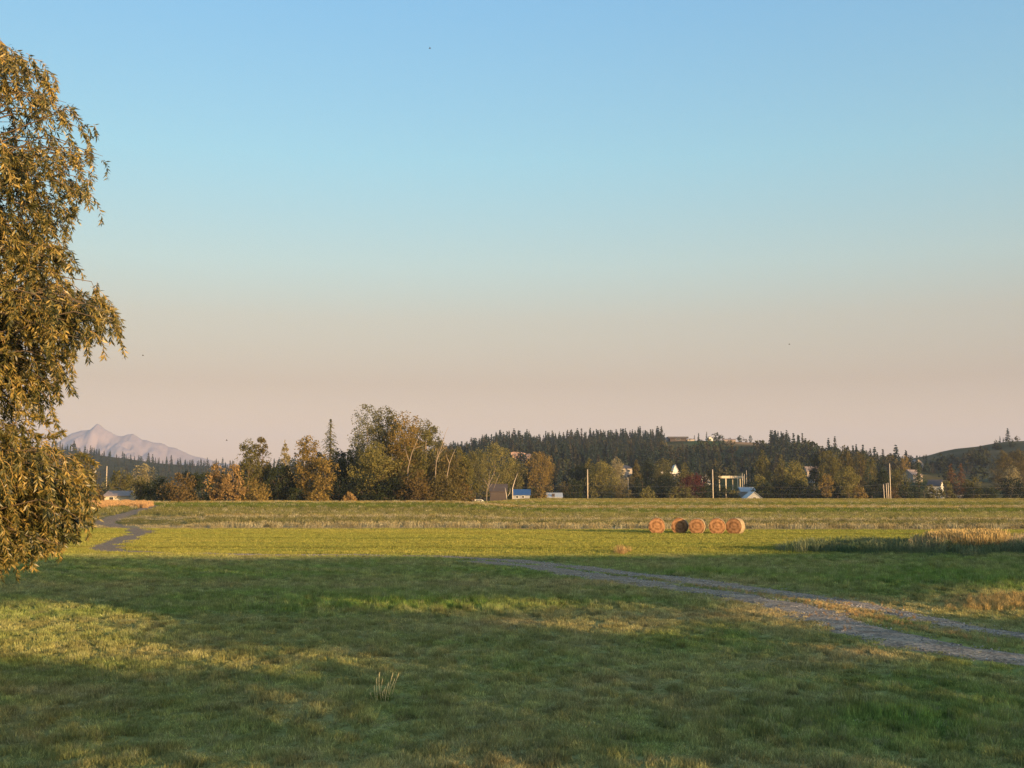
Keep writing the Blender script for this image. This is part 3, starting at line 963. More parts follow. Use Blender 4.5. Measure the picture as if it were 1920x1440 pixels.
# px centre, py top, depth, px width, form, colour, name, label, category
TREES = [
 # --- left, beside the willow and along the track
 (150, 846, 232, 66, 'round', 'brown', 'broadleaf_tree', 'big dark brown tree half hidden behind the willow', 'tree'),
 (172, 912, 222, 44, 'bush', 'russet', 'shrub', 'russet shrub under the brown tree next to the willow', 'shrub'),
 (198, 892, 262, 36, 'conifer', 'grey', 'conifer', 'small grey drooping conifer beside the pink roof at left', 'conifer'),
 (226, 876, 285, 42, 'round', 'olive', 'broadleaf_tree', 'olive tree rising behind the low pink roof', 'tree'),
 (268, 868, 290, 46, 'oval', 'pale', 'broadleaf_tree', 'pale grey gold tree standing right of the pink roof', 'tree'),
 (262, 893, 250, 42, 'round', 'olive', 'broadleaf_tree', 'dark olive rounded tree at right end of the pink roof', 'tree'),
 (300, 890, 246, 52, 'bush', 'dark', 'shrub', 'dark shady shrub left of the russet shrub at the field edge', 'shrub'),
 (335, 888, 240, 70, 'bush', 'russet', 'shrub', 'large russet brown shrub at the left end of the hay field', 'shrub'),
 (380, 884, 262, 40, 'oval', 'dark', 'broadleaf_tree', 'dark green tree between the russet shrub and the orange saplings', 'tree'),
 (404, 866, 246, 36, 'oval', 'orange', 'sapling', 'orange young tree, left of the pair before the dark wood', 'tree'),
 (436, 869, 244, 44, 'oval', 'orange', 'sapling', 'orange young tree, right and wider of the pair', 'tree'),
 (478, 900, 246, 62, 'bush', 'golden', 'shrub', 'low golden brown shrub at the foot of the twin dark trees', 'shrub'),
 # --- the grove
 (464, 820, 256, 42, 'column', 'olive', 'broadleaf_tree', 'left one of the twin dark upright trees west of the grove', 'tree'),
 (488, 817, 262, 36, 'column', 'brown', 'broadleaf_tree', 'right one of the twin upright trees, browner at the top', 'tree'),
 (521, 862, 258, 54, 'oval', 'dark', 'broadleaf_tree', 'dark green rounded tree between the twin trees and the golden column', 'tree'),
 (532, 822, 268, 34, 'sapling', 'pale', 'broadleaf_tree', 'thin pale topped tree poking above the dark rounded tree', 'tree'),
 (577, 814, 254, 50, 'column', 'golden', 'broadleaf_tree', 'tall golden green column tree left of the spire conifer', 'tree'),
 (609, 850, 250, 46, 'oval', 'golden', 'broadleaf_tree', 'shorter golden tree leaning against the tall golden column', 'tree'),
 (618, 782, 266, 48, 'conifer', 'grey', 'conifer', 'grey green shaggy spire conifer beside the tall grove', 'conifer'),
 (652, 846, 262, 44, 'oval', 'dark', 'broadleaf_tree', 'dark tree in the gap between spire conifer and tall grove', 'tree'),
 (686, 756, 262, 62, 'oval', 'grey', 'cottonwood', 'tallest grey green cottonwood at the left of the grove', 'tree'),
 (722, 759, 264, 60, 'oval', 'olive', 'cottonwood', 'tall olive cottonwood second from left in the grove', 'tree'),
 (757, 768, 258, 56, 'oval', 'golden', 'cottonwood', 'tall golden cottonwood in the middle of the grove', 'tree'),
 (793, 782, 262, 52, 'oval', 'olive', 'cottonwood', 'olive cottonwood with pale leaning limbs right of the golden one', 'tree'),
 (814, 796, 266, 36, 'oval', 'grey', 'cottonwood', 'grey green tree at the right shoulder of the grove', 'tree'),
 (702, 826, 254, 78, 'round', 'bright', 'broadleaf_tree', 'light yellow green tree low in front of the tall cottonwoods', 'tree'),
 (770, 838, 256, 70, 'oval', 'olive', 'broadleaf_tree', 'olive tree in front of the golden cottonwood', 'tree'),
 (840, 842, 258, 60, 'oval', 'brown', 'broadleaf_tree', 'brown olive tree around the bare dead trees', 'tree'),
 (872, 852, 262, 40, 'oval', 'olive', 'broadleaf_tree', 'olive tree at the right end of the grove', 'tree'),
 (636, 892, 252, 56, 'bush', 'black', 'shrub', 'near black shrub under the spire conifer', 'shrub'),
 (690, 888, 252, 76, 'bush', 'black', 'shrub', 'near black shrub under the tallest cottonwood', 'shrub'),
 (738, 894, 250, 64, 'bush', 'dark', 'shrub', 'dark green shrub under the golden cottonwood', 'shrub'),
 (782, 884, 248, 72, 'bush', 'russet', 'shrub', 'brown shrub left of the bare dead trees', 'shrub'),
 (830, 888, 248, 70, 'bush', 'brown', 'shrub', 'brown shrub at the foot of the bare dead trees', 'shrub'),
 (868, 905, 252, 40, 'bush', 'russet', 'shrub', 'small brown shrub at the right foot of the grove', 'shrub'),
 (655, 922, 246, 24, 'bush', 'orange', 'shrub', 'tiny orange shrub glowing before the dark undergrowth', 'shrub'),
 (556, 915, 250, 40, 'bush', 'dark', 'shrub', 'low dark shrub at the foot of the golden column tree', 'shrub'),
 (596, 918, 246, 44, 'bush', 'golden', 'shrub', 'low golden shrub before the golden column tree', 'shrub'),
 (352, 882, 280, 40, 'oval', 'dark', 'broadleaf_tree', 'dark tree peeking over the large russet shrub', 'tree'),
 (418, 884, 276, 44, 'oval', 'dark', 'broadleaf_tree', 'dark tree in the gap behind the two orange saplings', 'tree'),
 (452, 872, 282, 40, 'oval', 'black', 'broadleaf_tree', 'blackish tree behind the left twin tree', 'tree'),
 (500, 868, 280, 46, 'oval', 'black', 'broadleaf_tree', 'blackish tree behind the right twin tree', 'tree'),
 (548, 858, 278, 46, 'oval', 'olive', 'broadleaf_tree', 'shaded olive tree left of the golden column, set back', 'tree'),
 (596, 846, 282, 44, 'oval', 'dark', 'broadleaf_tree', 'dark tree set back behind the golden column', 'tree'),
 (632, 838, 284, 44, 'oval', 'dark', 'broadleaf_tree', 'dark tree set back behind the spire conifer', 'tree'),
 (672, 812, 276, 46, 'oval', 'olive', 'broadleaf_tree', 'olive tree set back at the left shoulder of the grove', 'tree'),
 (742, 796, 280, 60, 'column', 'olive', 'broadleaf_tree', 'olive tree set back filling the middle of the grove', 'tree'),
 (776, 806, 278, 46, 'column', 'golden', 'broadleaf_tree', 'golden tree set back right of the middle of the grove', 'tree'),
 (826, 822, 276, 46, 'oval', 'golden', 'broadleaf_tree', 'golden tree set back behind the tall bare dead tree', 'tree'),
 (858, 836, 274, 44, 'oval', 'olive', 'broadleaf_tree', 'olive tree set back behind the shorter bare dead tree', 'tree'),
 # --- valley trees behind the field crest, left to right
 (884, 842, 430, 46, 'round', 'olive', 'broadleaf_tree', 'olive tree just right of the grove above the white car', 'tree'),
 (926, 829, 440, 78, 'round', 'bright', 'broadleaf_tree', 'wide yellow green tree above the forked bare trunk', 'tree'),
 (962, 858, 450, 46, 'round', 'olive', 'broadleaf_tree', 'olive tree behind the leaning bare snag', 'tree'),
 (984, 872, 460, 34, 'round', 'dark', 'broadleaf_tree', 'dark tree left of the golden rounded tree', 'tree'),
 (1012, 846, 455, 54, 'oval', 'golden', 'broadleaf_tree', 'golden rounded tree standing alone above the blue roof', 'tree'),
 (945, 895, 445, 60, 'bush', 'dark', 'shrub', 'dark shrub behind the brown barn', 'shrub'),
 (998, 912, 405, 24, 'bush', 'olive', 'shrub', 'olive shrub right beside the blue roof', 'shrub'),
 (1014, 910, 403, 24, 'bush', 'golden', 'shrub', 'golden shrub between the blue roof and the grey shed', 'shrub'),
 (1058, 902, 440, 26, 'oval', 'brown', 'broadleaf_tree', 'thin brown tree at the right of the grey shed', 'tree'),
 (1076, 896, 430, 40, 'bush', 'dark', 'shrub', 'dark shrub left of the tall pale pole', 'shrub'),
 (1092, 866, 450, 44, 'round', 'dark', 'broadleaf_tree', 'dark tree behind the tall pale pole', 'tree'),
 (1105, 858, 465, 26, 'oval', 'olive', 'broadleaf_tree', 'narrow olive tree rising over the dark tree at the pale pole', 'tree'),
 (1130, 863, 440, 58, 'round', 'bright', 'broadleaf_tree', 'golden green rounded tree right of the tall pale pole', 'tree'),
 (1157, 855, 560, 34, 'round', 'pale', 'broadleaf_tree', 'pale rounded tree behind the beige hip roofed house', 'tree'),
 (1166, 906, 420, 40, 'bush', 'brown', 'shrub', 'brown shrub below the beige hip roofed house', 'shrub'),
 (1194, 860, 450, 34, 'pyramid', 'brown', 'broadleaf_tree', 'tall brown green tree right of the beige house', 'tree'),
 (1217, 858, 500, 32, 'round', 'dark', 'broadleaf_tree', 'dark tree behind the long white building, left half', 'tree'),
 (1244, 857, 490, 46, 'round', 'olive', 'broadleaf_tree', 'olive dark tree above the long white building', 'tree'),
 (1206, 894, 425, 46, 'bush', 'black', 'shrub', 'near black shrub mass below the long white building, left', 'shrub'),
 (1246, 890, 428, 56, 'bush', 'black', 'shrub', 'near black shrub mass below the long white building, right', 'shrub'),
 (1215, 912, 398, 28, 'bush', 'bright', 'shrub', 'small yellow green shrub in front of the black shrubs', 'shrub'),
 (1263, 913, 396, 24, 'bush', 'olive', 'shrub', 'small olive shrub in front of the plum tree', 'shrub'),
 (1287, 914, 396, 36, 'bush', 'olive', 'shrub', 'wider olive shrub in front of the plum tree', 'shrub'),
 (1284, 865, 450, 50, 'pyramid', 'olive', 'broadleaf_tree', 'olive brown pyramid tree behind the plum tree', 'tree'),
 (1300, 887, 425, 52, 'round', 'plum', 'plum_tree', 'dark red leaved plum tree left of the tall white pole', 'tree'),
 (1313, 858, 520, 26, 'conifer', 'conifer', 'conifer', 'dark conifer behind the plum tree', 'conifer'),
 (1334, 878, 470, 38, 'round', 'brown', 'broadleaf_tree', 'brown green tree behind the tall white pole', 'tree'),
 (1322, 908, 410, 34, 'bush', 'dark', 'shrub', 'dark shrub at the foot of the tall white pole', 'shrub'),
 (1360, 914, 410, 44, 'bush', 'dark', 'shrub', 'dark shrub before the open cream barn', 'shrub'),
 (1376, 918, 406, 24, 'bush', 'olive', 'shrub', 'olive shrub in front of the open cream barn', 'shrub'),
 (1412, 872, 470, 30, 'pyramid', 'conifer', 'broadleaf_tree', 'dark tree behind the pink poles', 'tree'),
 (1431, 840, 450, 44, 'pyramid', 'olive', 'broadleaf_tree', 'tall dark olive tree right of the pink poles', 'tree'),
 (1466, 852, 460, 38, 'pyramid', 'olive', 'broadleaf_tree', 'olive pointed tree right of the tall dark olive tree', 'tree'),
 (1493, 862, 440, 44, 'oval', 'bright', 'broadleaf_tree', 'lighter green tree left of the grove of poplars', 'tree'),
 (1430, 898, 425, 46, 'bush', 'dark', 'shrub', 'dark green shrub right of the grey gable roof', 'shrub'),
 (1424, 888, 430, 28, 'oval', 'bright', 'broadleaf_tree', 'small light green tree above the grey gable roof', 'tree'),
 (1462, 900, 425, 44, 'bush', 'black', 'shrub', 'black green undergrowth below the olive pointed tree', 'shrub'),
 (1500, 902, 422, 48, 'bush', 'dark', 'shrub', 'dark undergrowth below the lighter green tree', 'shrub'),
 (1532, 850, 470, 34, 'column', 'dark', 'poplar', 'dark poplar at the left end of the poplar row', 'tree'),
 (1557, 843, 465, 42, 'column', 'olive', 'poplar', 'tallest olive poplar in the poplar row', 'tree'),
 (1588, 846, 470, 40, 'column', 'brown', 'poplar', 'brown poplar in the middle of the poplar row', 'tree'),
 (1614, 845, 468, 38, 'column', 'brown', 'poplar', 'brown poplar right of the middle in the poplar row', 'tree'),
 (1634, 856, 475, 28, 'column', 'olive', 'poplar', 'shorter olive poplar ending the row at right', 'tree'),
 (1551, 887, 410, 26, 'oval', 'golden', 'sapling', 'golden sapling before the poplar row', 'tree'),
 (1592, 873, 415, 40, 'oval', 'bright', 'broadleaf_tree', 'yellow green leafy tree in front of the poplar row', 'tree'),
 (1611, 908, 405, 26, 'bush', 'golden', 'shrub', 'golden shrub at the foot of the yellow green tree', 'shrub'),
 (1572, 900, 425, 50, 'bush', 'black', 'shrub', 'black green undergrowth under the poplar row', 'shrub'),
 (1527, 905, 420, 40, 'bush', 'dark', 'shrub', 'dark shrub under the left end of the poplar row', 'shrub'),
 (1629, 864, 430, 36, 'conifer', 'conifer', 'conifer', 'dark conifer in front of the right end of the poplars', 'conifer'),
 (1655, 878, 440, 34, 'round', 'dark', 'broadleaf_tree', 'dark tree left of the tallest utility pole', 'tree'),
 (1688, 876, 440, 42, 'oval', 'olive', 'broadleaf_tree', 'dark olive tree right of the tallest utility pole', 'tree'),
 (1676, 912, 405, 22, 'bush', 'russet', 'shrub', 'red brown shrub at the foot of the tallest utility pole', 'shrub'),
 (1640, 902, 425, 40, 'bush', 'black', 'shrub', 'black green shrub left of the wooden posts', 'shrub'),
 (1700, 905, 420, 36, 'bush', 'dark', 'shrub', 'dark shrub between the olive tree and the big dark conifer', 'shrub'),
 (1699, 850, 640, 22, 'oval', 'golden', 'broadleaf_tree', 'small tan tree on the slope left of the beige gabled house', 'tree'),
 (1724, 865, 425, 44, 'conifer', 'conifer', 'conifer', 'big dark conifer right of the tallest utility pole', 'conifer'),
 (1748, 908, 415, 28, 'bush', 'olive', 'shrub', 'olive shrub below the dark gable roof', 'shrub'),
 (1785, 867, 430, 34, 'conifer', 'rust_conifer', 'conifer', 'rusty brown conifer, left of the brown pair', 'conifer'),
 (1804, 866, 434, 36, 'conifer', 'rust_conifer', 'conifer', 'rusty brown conifer, right of the brown pair', 'conifer'),
 (1774, 900, 420, 30, 'bush', 'olive', 'shrub', 'olive shrub at the foot of the brown conifers', 'shrub'),
 (1826, 893, 425, 40, 'bush', 'olive', 'shrub', 'olive shrub right of the brown conifers', 'shrub'),
 (1850, 912, 430, 50, 'bush', 'dark', 'shrub', 'low dark green hedge shrub left of the black rounded tree', 'shrub'),
 (1898, 895, 410, 50, 'round', 'black', 'broadleaf_tree', 'almost black rounded tree at the right edge of the field', 'tree'),
 (1900, 871, 470, 34, 'round', 'pale', 'broadleaf_tree', 'pale golden tree above the black rounded tree', 'tree'),
 (1884, 842, 560, 44, 'round', 'brown', 'broadleaf_tree', 'large brown grey tree on the slope, left of two', 'tree'),
 (1912, 838, 565, 52, 'round', 'brown', 'broadleaf_tree', 'large brown grey tree at the right picture edge', 'tree'),
 (1966, 850, 520, 70, 'round', 'olive', 'broadleaf_tree', 'olive tree just past the right picture edge', 'tree'),
 (2010, 868, 430, 70, 'round', 'dark', 'broadleaf_tree', 'dark tree well past the right picture edge', 'tree'),
]
for i, (cx, top, d, wpx, form, colr, name, label, cat) in enumerate(TREES):
    b_ = on_ground(cx, d)
    tp = P(cx, top, d)
    h = tp[2] - b_[2]
    wd = wpx * d / F * (1.0 if form == 'conifer' else 1.14)
    seed = 1000 + i * 13
    leaf = .40 if d < 330 else .50
    if form == 'conifer':
        irr = .5 if colr == 'grey' else .28
        conifer(name, b_, h, wd * (1.5 if 'spire' in label else 1.15), M[colr], label, cat, None, seed, leaf * 1.15, 1.7 if d < 330 else 1.3, .45 if colr == 'grey' else .3, .12 if colr == 'grey' else .04, irr)
    else:
        area = h * wd
        n = int(np.clip(area / leaf ** 2 * 8.5, 900, 11000))
        nc_ = int(np.clip(area / (1.5 if d < 330 else 2.4), 22, 130))
        bf = .02 if form == 'bush' else (.06 if d < 330 else .10)
        pale = name == 'cottonwood'
        if pale: form = 'column'
        if pale: wd *= 1.08
        grow(name, b_, h, wd, form, M[colr], label, cat, None, n, leaf, bf, nc_, 'pale_bark' if pale or form == 'sapling' else 'bark', 10, seed)

# bare dead trees and snags: (base px, d, polyline of px,py ... , label)
def bare(name, d, stems, label, cat='tree', r0=.13, bark='pale_bark'):
    b_ = on_ground(stems[0][0][0], d)
    root = empty(name, b_, label, cat)
    first = True
    for j, st in enumerate(stems):
        pts = []
        for q, (px, py) in enumerate(st):
            p = P(px, py, d)
            p[1] += (0 if first else (j % 3 - 1) * .25 * q)
            pts.append(p - b_)
        if first: pts[0][2] = -.3
        rr = np.linspace(r0 if first else r0 * .6, r0 * .15, len(pts))
        MB().tube(pts, rr, 6).build("trunk" if first else "limb", M[bark], root, True)
        first = False
    return root


bare('dead_tree', 251, [[(815, 930), (816, 895), (818, 865), (829, 835), (835, 812), (841, 800)], [(818, 868), (823, 852), (831, 843), (838, 838)], [(819, 862), (820, 848), (822, 840)]],
     'bare pale dead tree at the right of the grove, tallest twigs')
bare('dead_tree', 250.5, [[(838, 938), (838, 893), (843, 868), (850, 850), (855, 840)], [(843, 870), (838, 858), (836, 850)]], 'shorter bare dead tree right of the tall bare one')
bare('dead_tree', 252, [[(762, 930), (765, 878), (772, 850), (782, 826), (791, 808)], [(767, 865), (762, 850), (760, 838)], [(775, 842), (784, 838), (790, 836)]], 'pale leaning bare trunk inside the grove')
bare('forked_tree', 392, [[(912, 938), (913, 920), (918, 905), (924, 892), (930, 876)], [(915, 912), (910, 902), (904, 896)], [(916, 910), (917, 898), (918, 884)], [(914, 918), (922, 908), (926, 902)], [(925, 918), (931, 902), (937, 888)]],
     'forked bare white trunk in front of the wide yellow green tree', r0=.16)
bare('snag', 388, [[(961, 940), (961, 915), (965, 902), (971, 887)]], 'leaning bare snag left of the blue roof', r0=.22, bark='pole_wood')
bare('snag', 390, [[(951, 938), (949, 925), (947, 914)], [(951, 932), (956, 924), (957, 915)]], 'short broken snag in front of the brown barn', r0=.2, bark='pole_wood')

# ------------------------------------------------------------------ the willow at left
def willow():
    r_ = np.random.default_rng(5)
    base = np.array([-12.6, 22.0, float(gz(-12.6, 22.0))])
    root = empty("weeping_willow", base, "large golden green weeping willow filling the left edge", "tree")
    tr = MB()
    tr.tube([(0, 0, -.3), (.1, 0, 1.5), (-.1, .15, 4), (.15, 0, 7), (0, .1, 9.8)], [.55, .42, .36, .24, .1], 10)
    tr.build("trunk", M['willow_bark'], root, True)
    tiers = [  # tip height, tip radius, strand length range, count
        (11.7, 2.6, (.5, 1.3), 16), (11.2, 3.9, (.5, 1.3), 20), (10.2, 4.2, (.6, 1.6), 28), (9.3, 3.6, (.8, 1.8), 26), (8.3, 3.7, (.8, 1.7), 32), (7.3, 4.5, (.6, 1.3), 40),
        (6.6, 3.8, (.6, 1.4), 40), (5.8, 3.6, (.6, 1.4), 34), (4.8, 4.1, (.8, 1.6), 50), (4.0, 4.3, (.7, 1.4), 46), (3.3, 3.7, (.6, 1.1), 34)]
    boughs = []
    for zt, rt, L, n in tiers:
        for k in range(n):
            th = 2 * math.pi * (k + r_.uniform(0, 1)) / n
            boughs.append((th, zt + r_.normal(0, .3), rt + r_.normal(0, .28), L, 1.0))
    for px, py, L, n in [(168, 208, (.2, .5), 3), (130, 178, (.3, .6), 3), (185, 265, (.3, .7), 4), (165, 290, (.4, .8), 4), (150, 330, (.4, .7), 4), (190, 300, (.2, .5), 3), (222, 580, (.3, .8), 5), (208, 562, (.4, .9), 5), (190, 548, (.5, 1.2), 5),
                      (160, 540, (.5, 1.2), 4), (178, 600, (.5, 1.0), 4), (145, 450, (.3, .5), 2), (155, 475, (.3, .6), 3), (120, 500, (.3, .6), 3), (120, 655, (.4, .8), 5), (112, 690, (.4, .7), 4), (100, 720, (.4, .8), 3), (150, 860, (.6, 1.2), 4), (140, 850, (.7, 1.5), 3),
                      (158, 890, (.6, 1.2), 4), (55, 95, (.4, .8), 4), (25, 82, (.4, .9), 3), (95, 125, (.4, .8), 4), (80, 160, (.4, .8), 3), (160, 945, (.4, .8), 3), (120, 1000, (.2, .6), 4), (60, 1020, (.3, .6), 4), (20, 1030, (.3, .6), 4)]:
        for q in range(n):
            dd = 22 + r_.normal(0, .8)
            p = P(px - 6 + r_.normal(0, 7), py + r_.normal(0, 9), dd) - base
            boughs.append((math.atan2(p[1], p[0]), p[2], math.hypot(p[0], p[1]), L, .5))
    oz = [1.9, 2.0, 2.28, 2.8, 3.83, 4.5, 4.95, 5.43, 6.0, 6.9, 7.55, 8.2, 8.57, 9.0, 10.1, 11.0, 11.6, 12.2, 12.7]
    orr = [3.0, 3.3, 3.7, 4.4, 4.45, 4.2, 3.85, 3.95, 4.75, 5.05, 4.9, 4.35, 4.05, 4.25, 4.7, 4.5, 4.1, 3.2, 2.2]

    def inside(p, slack):
        a = np.arctan2(p[:, 1], p[:, 0])
        wob = np.where(np.abs(a + .5) < .9, .03, .12)
        lim = np.interp(p[:, 2], oz, orr) * (1 + wob * (fbm(np.cos(a) * 4 + 9, np.sin(a) * 4 + p[:, 2] * .9, 5, 2) - .5) * 2)
        return np.hypot(p[:, 0], p[:, 1]) < lim + slack
    cz = [1.9, 2.3, 2.8, 3.8, 4.86, 5.9, 6.9, 7.95, 9, 10, 11, 11.8, 12.4]
    cr = [3.0, 3.45, 4.2, 4.25, 3.62, 3.55, 4.05, 3.68, 3.8, 3.7, 3.35, 2.6, 1.6]

    def core(p):
        a = np.arctan2(p[:, 1], p[:, 0])
        lim = np.interp(p[:, 2], cz, cr) * (1 + .22 * (fbm(np.cos(a) * 5 + 9, np.sin(a) * 5 + p[:, 2] * 1.3, 15, 3) - .5))
        return np.hypot(p[:, 0], p[:, 1]) < lim
    limb = MB()
    strands = []
    for th, zt, rt, L, w_ in boughs:
        d = np.array([math.cos(th), math.sin(th), 0])
        z0 = min(max(1.8, zt - r_.uniform(1.6, 3.4)), 9.3)
        p0 = np.array([0, 0, z0]) + d * .15
        p3 = d * rt + np.array([0, 0, zt - .25])
        p1 = d * rt * .3 + np.array([0, 0, zt - .2])
        p2 = d * rt * .72 + np.array([0, 0, zt + .6]) + r_.normal(0, .2, 3)
        ts = np.linspace(0, 1, 9)[:, None]
        curve = (1 - ts) ** 3 * p0 + 3 * (1 - ts) ** 2 * ts * p1 + 3 * (1 - ts) * ts ** 2 * p2 + ts ** 3 * p3
        curve[1:-1] += r_.normal(0, .07, (7, 3))
        ic = core(curve * np.array([1, 1, 1]))
        nk = 9 if ic[2:].all() else max(3, 2 + int(np.argmin(ic[2:])))
        if w_ < 1: nk = min(9, nk + 3)
        limb.tube(curve[:nk], np.linspace(.036, .004, nk), 5, False)
        vis = math.cos(th + .55) > -.35          # the half that can be seen carries more strands
        ns = int((r_.integers(20, 27) if vis else 8) * (1 if w_ == 1.0 else .55))
        for k in range(ns):
            s = r_.uniform(.22, 1) ** .75
            if w_ == 1.0 and fbm(np.array([th * 3.2]), np.array([zt * 1.1 + s * 1.5]), 63, 3)[0] < .50 and s > .4 and r_.uniform() < .8: continue
            q = np.array([np.interp(s, ts[:, 0], curve[:, j]) for j in range(3)]) + r_.normal(0, .24 if w_ == 1.0 else .10, 3)
            out = d + r_.normal(0, .7, 3)
            out[2] = r_.uniform(-.2, .5)
            strands.append((q, out / np.linalg.norm(out), r_.uniform(*L) * r_.uniform(.5, 1.1), 2 if w_ < 1 or (vis and r_.uniform() < .10) else int(vis)))
    limb.build("limb", M['willow_bark'], root, True)
    tw = MB()
    LV = []
    for q, o, L, vis in strands:
        m_ = 8
        pts = []
        p, v = q.copy(), o * 1.0
        st = L / m_
        zmin = 1.75 + r_.uniform(0, .5)
        for k in range(m_ + 1):
            pts.append(p.copy())
            v = v + np.array([0, 0, -.42]) + r_.normal(0, .13, 3)
            v /= np.linalg.norm(v)
            p = p + v * st
            if p[2] < zmin and k > 1: break
        pts = np.array(pts)
        okp = inside(pts, .12) if vis == 2 else core(pts)
        if not okp[:2].all(): continue
        if not okp.all(): pts = pts[:max(2, int(np.argmin(okp)))]
        if r_.uniform() < .45: tw.tube(pts, np.linspace(.0055, .0025, len(pts)), 3, False)
        nl = int(L / (.0155 if vis else .05)) + 6
        s = r_.uniform(.03, 1, nl) ** .85 * (len(pts) - 1)
        i0 = np.minimum(s.astype(int), len(pts) - 2)
        f = (s - i0)[:, None]
        c = pts[i0] * (1 - f) + pts[i0 + 1] * f
        tan = pts[i0 + 1] - pts[i0]
        tan /= np.linalg.norm(tan, axis=1)[:, None] + 1e-9
        rad = r_.normal(size=(nl, 3))
        rad -= tan * (rad * tan).sum(1)[:, None]
        rad /= np.linalg.norm(rad, axis=1)[:, None] + 1e-9
        ld = tan * r_.uniform(.3, 1.0, nl)[:, None] + rad * r_.uniform(.5, 1.1, nl)[:, None] + np.array([0, 0, -.25])
        ld /= np.linalg.norm(ld, axis=1)[:, None]
        sd_ = np.cross(ld, r_.normal(size=(nl, 3)))
        sd_ /= np.linalg.norm(sd_, axis=1)[:, None] + 1e-9
        ll = r_.uniform(.085, .155, nl)[:, None]
        ww = ll * r_.uniform(.19, .28, nl)[:, None]
        kk = inside(c, .10) if vis == 2 else core(c)
        c, ld, sd_, ll, ww = c[kk], ld[kk], sd_[kk], ll[kk], ww[kk]
        LV.append(np.stack([c, c + ld * ll * .45 + sd_ * ww * .5, c + ld * ll, c + ld * ll * .45 - sd_ * ww * .5], 1))
    tw.build("twig", M['willow_twig'], root)
    quads_obj("leaves", np.concatenate(LV), M['willow_leaf'], root)
    return root


def willow_leaf_mat():
    m, t, out = newmat("willow_leaves")
    tx = N(t, "ShaderNodeTexCoord")
    nz = N(t, "ShaderNodeTexNoise")
    nz.inputs["Scale"].default_value = 1.7
    nz.inputs["Detail"].default_value = 4
    nz.inputs["Roughness"].default_value = .65
    t.links.new(tx.outputs["Object"], nz.inputs["Vector"])
    geo = N(t, "ShaderNodeNewGeometry")
    ad = N(t, "ShaderNodeMath", operation='MULTIPLY_ADD')
    t.links.new(geo.outputs["Random Per Island"], ad.inputs[0])
    ad.inputs[1].default_value = .36
    t.links.new(nz.outputs[0], ad.inputs[2])
    r = N(t, "ShaderNodeValToRGB")  # shadowed pockets and sunlit gold of the clumps put into the leaf colour
    e = r.color_ramp.elements
    e[0].position, e[0].color = .49, (.016, .024, .009, 1)
    e[1].position, e[1].color = .96, (.37, .262, .070, 1)
    k = e.new(.68)
    k.color = (.098, .094, .026, 1)
    t.links.new(ad.outputs[0], r.inputs[0])
    b = N(t, "ShaderNodeBsdfPrincipled")
    b.inputs["Roughness"].default_value = .45
    t.links.new(r.outputs[0], b.inputs["Base Color"])
    tr = N(t, "ShaderNodeBsdfTranslucent")
    t.links.new(r.outputs[0], tr.inputs[0])
    mx = N(t, "ShaderNodeMixShader")
    mx.inputs[0].default_value = .22
    t.links.new(b.outputs[0], mx.inputs[1])
    t.links.new(tr.outputs[0], mx.inputs[2])
    t.links.new(mx.outputs[0], out.inputs[0])
    return m


M['willow_leaf'] = willow_leaf_mat()
M['willow_twig'] = rough_mat("willow_twigs", (.26, .17, .06), .2, 5)
willow()

# ------------------------------------------------------------------ trees behind the viewer that throw the foreground shade
M['shade'] = leaf_mat("shade_tree_leaves", (.03, .045, .018), (.06, .075, .025), .05)
s2 = np.array([S[0], S[1]]) / np.hypot(S[0], S[1])
perp = np.array([-s2[1], s2[0]])
LIT = [(40, 1178, 260, 50), (1890, 1125, 170, 36), (1600, 1147, 190, 20), (1470, 1150, 130, 30), (1680, 1226, 200, 16), (300, 1230, 420, 20), (860, 1136, 330, 11), (1120, 1170, 220, 13), (900, 1470, 1000, 40)]


def casts_ok(p):
    """keep a leaf only where its shadow belongs on the shaded lawn"""
    tt = p[:, 2] / S[2]
    gx, gy = p[:, 0] - S[0] * tt, p[:, 1] - S[1] * tt
    lim = 65.0 + 2.0 * sstep(-30, 0, gx) + 7 * sstep(6, 26, gx) + 1.2 * (fbm(gx / 6, gx * 0, 17, 2) - .5)
    ok = gy < lim
    px, py = to_px(gx, gy, 0 * gx)
    for bx, by, rx, ry in LIT:
        ok &= ~((((px - bx) / rx) ** 2 + ((py - by) / ry) ** 2 < 1) & (gy > 8))
    # the beam that reaches the willow
    t2 = ((p[:, 0] + 12.6) * s2[0] + (p[:, 1] - 22) * s2[1]) / math.cos(R(SUN_EL))
    hx = p[:, 0] - S[0] * t2
    hy = p[:, 1] - S[1] * t2
    hz = p[:, 2] - S[2] * t2
    ok &= ~((np.hypot(hx + 12.6, hy - 22) < 5.6) & (hz > 1.6))
    return ok


k_ = 0
for u in np.arange(-2, 104, 7.5):
    k_ += 1
    r_ = np.random.default_rng(4000 + k_)
    dist = 40 + r_.uniform(-3, 3)
    c2 = s2 * dist + perp * (-1 if perp[0] < 0 else 1) * u
    b_ = np.array([c2[0], c2[1], 0.0])
    h = float(np.interp(u, [0, 22, 72, 100], [13.5, 13.0, 10.0, 9.5]))
    n = 4000
    v = r_.normal(size=(n, 3))
    v /= np.linalg.norm(v, axis=1)[:, None]
    v *= r_.uniform(0, 1, n)[:, None] ** .38
    p = b_ + v * np.array([5.4, 5.4, (h - 2.2) / 2]) + np.array([0, 0, (h + 2.2) / 2])
    p = p[casts_ok(p)]
    root = empty("shade_tree", b_, "tall leafy tree in the row behind the viewer", "tree", "shade trees behind the viewer")
    if len(p): quads_obj("crown", kites(p - b_, np.full(len(p), .55), r_, aspect=.8), M['shade'], root)
    MB().tube([(0, 0, -.2), (.1, 0, 3), (0, .1, h * .6)], [.3, .22, .08], 7).build("trunk", M['bark'], root, True)

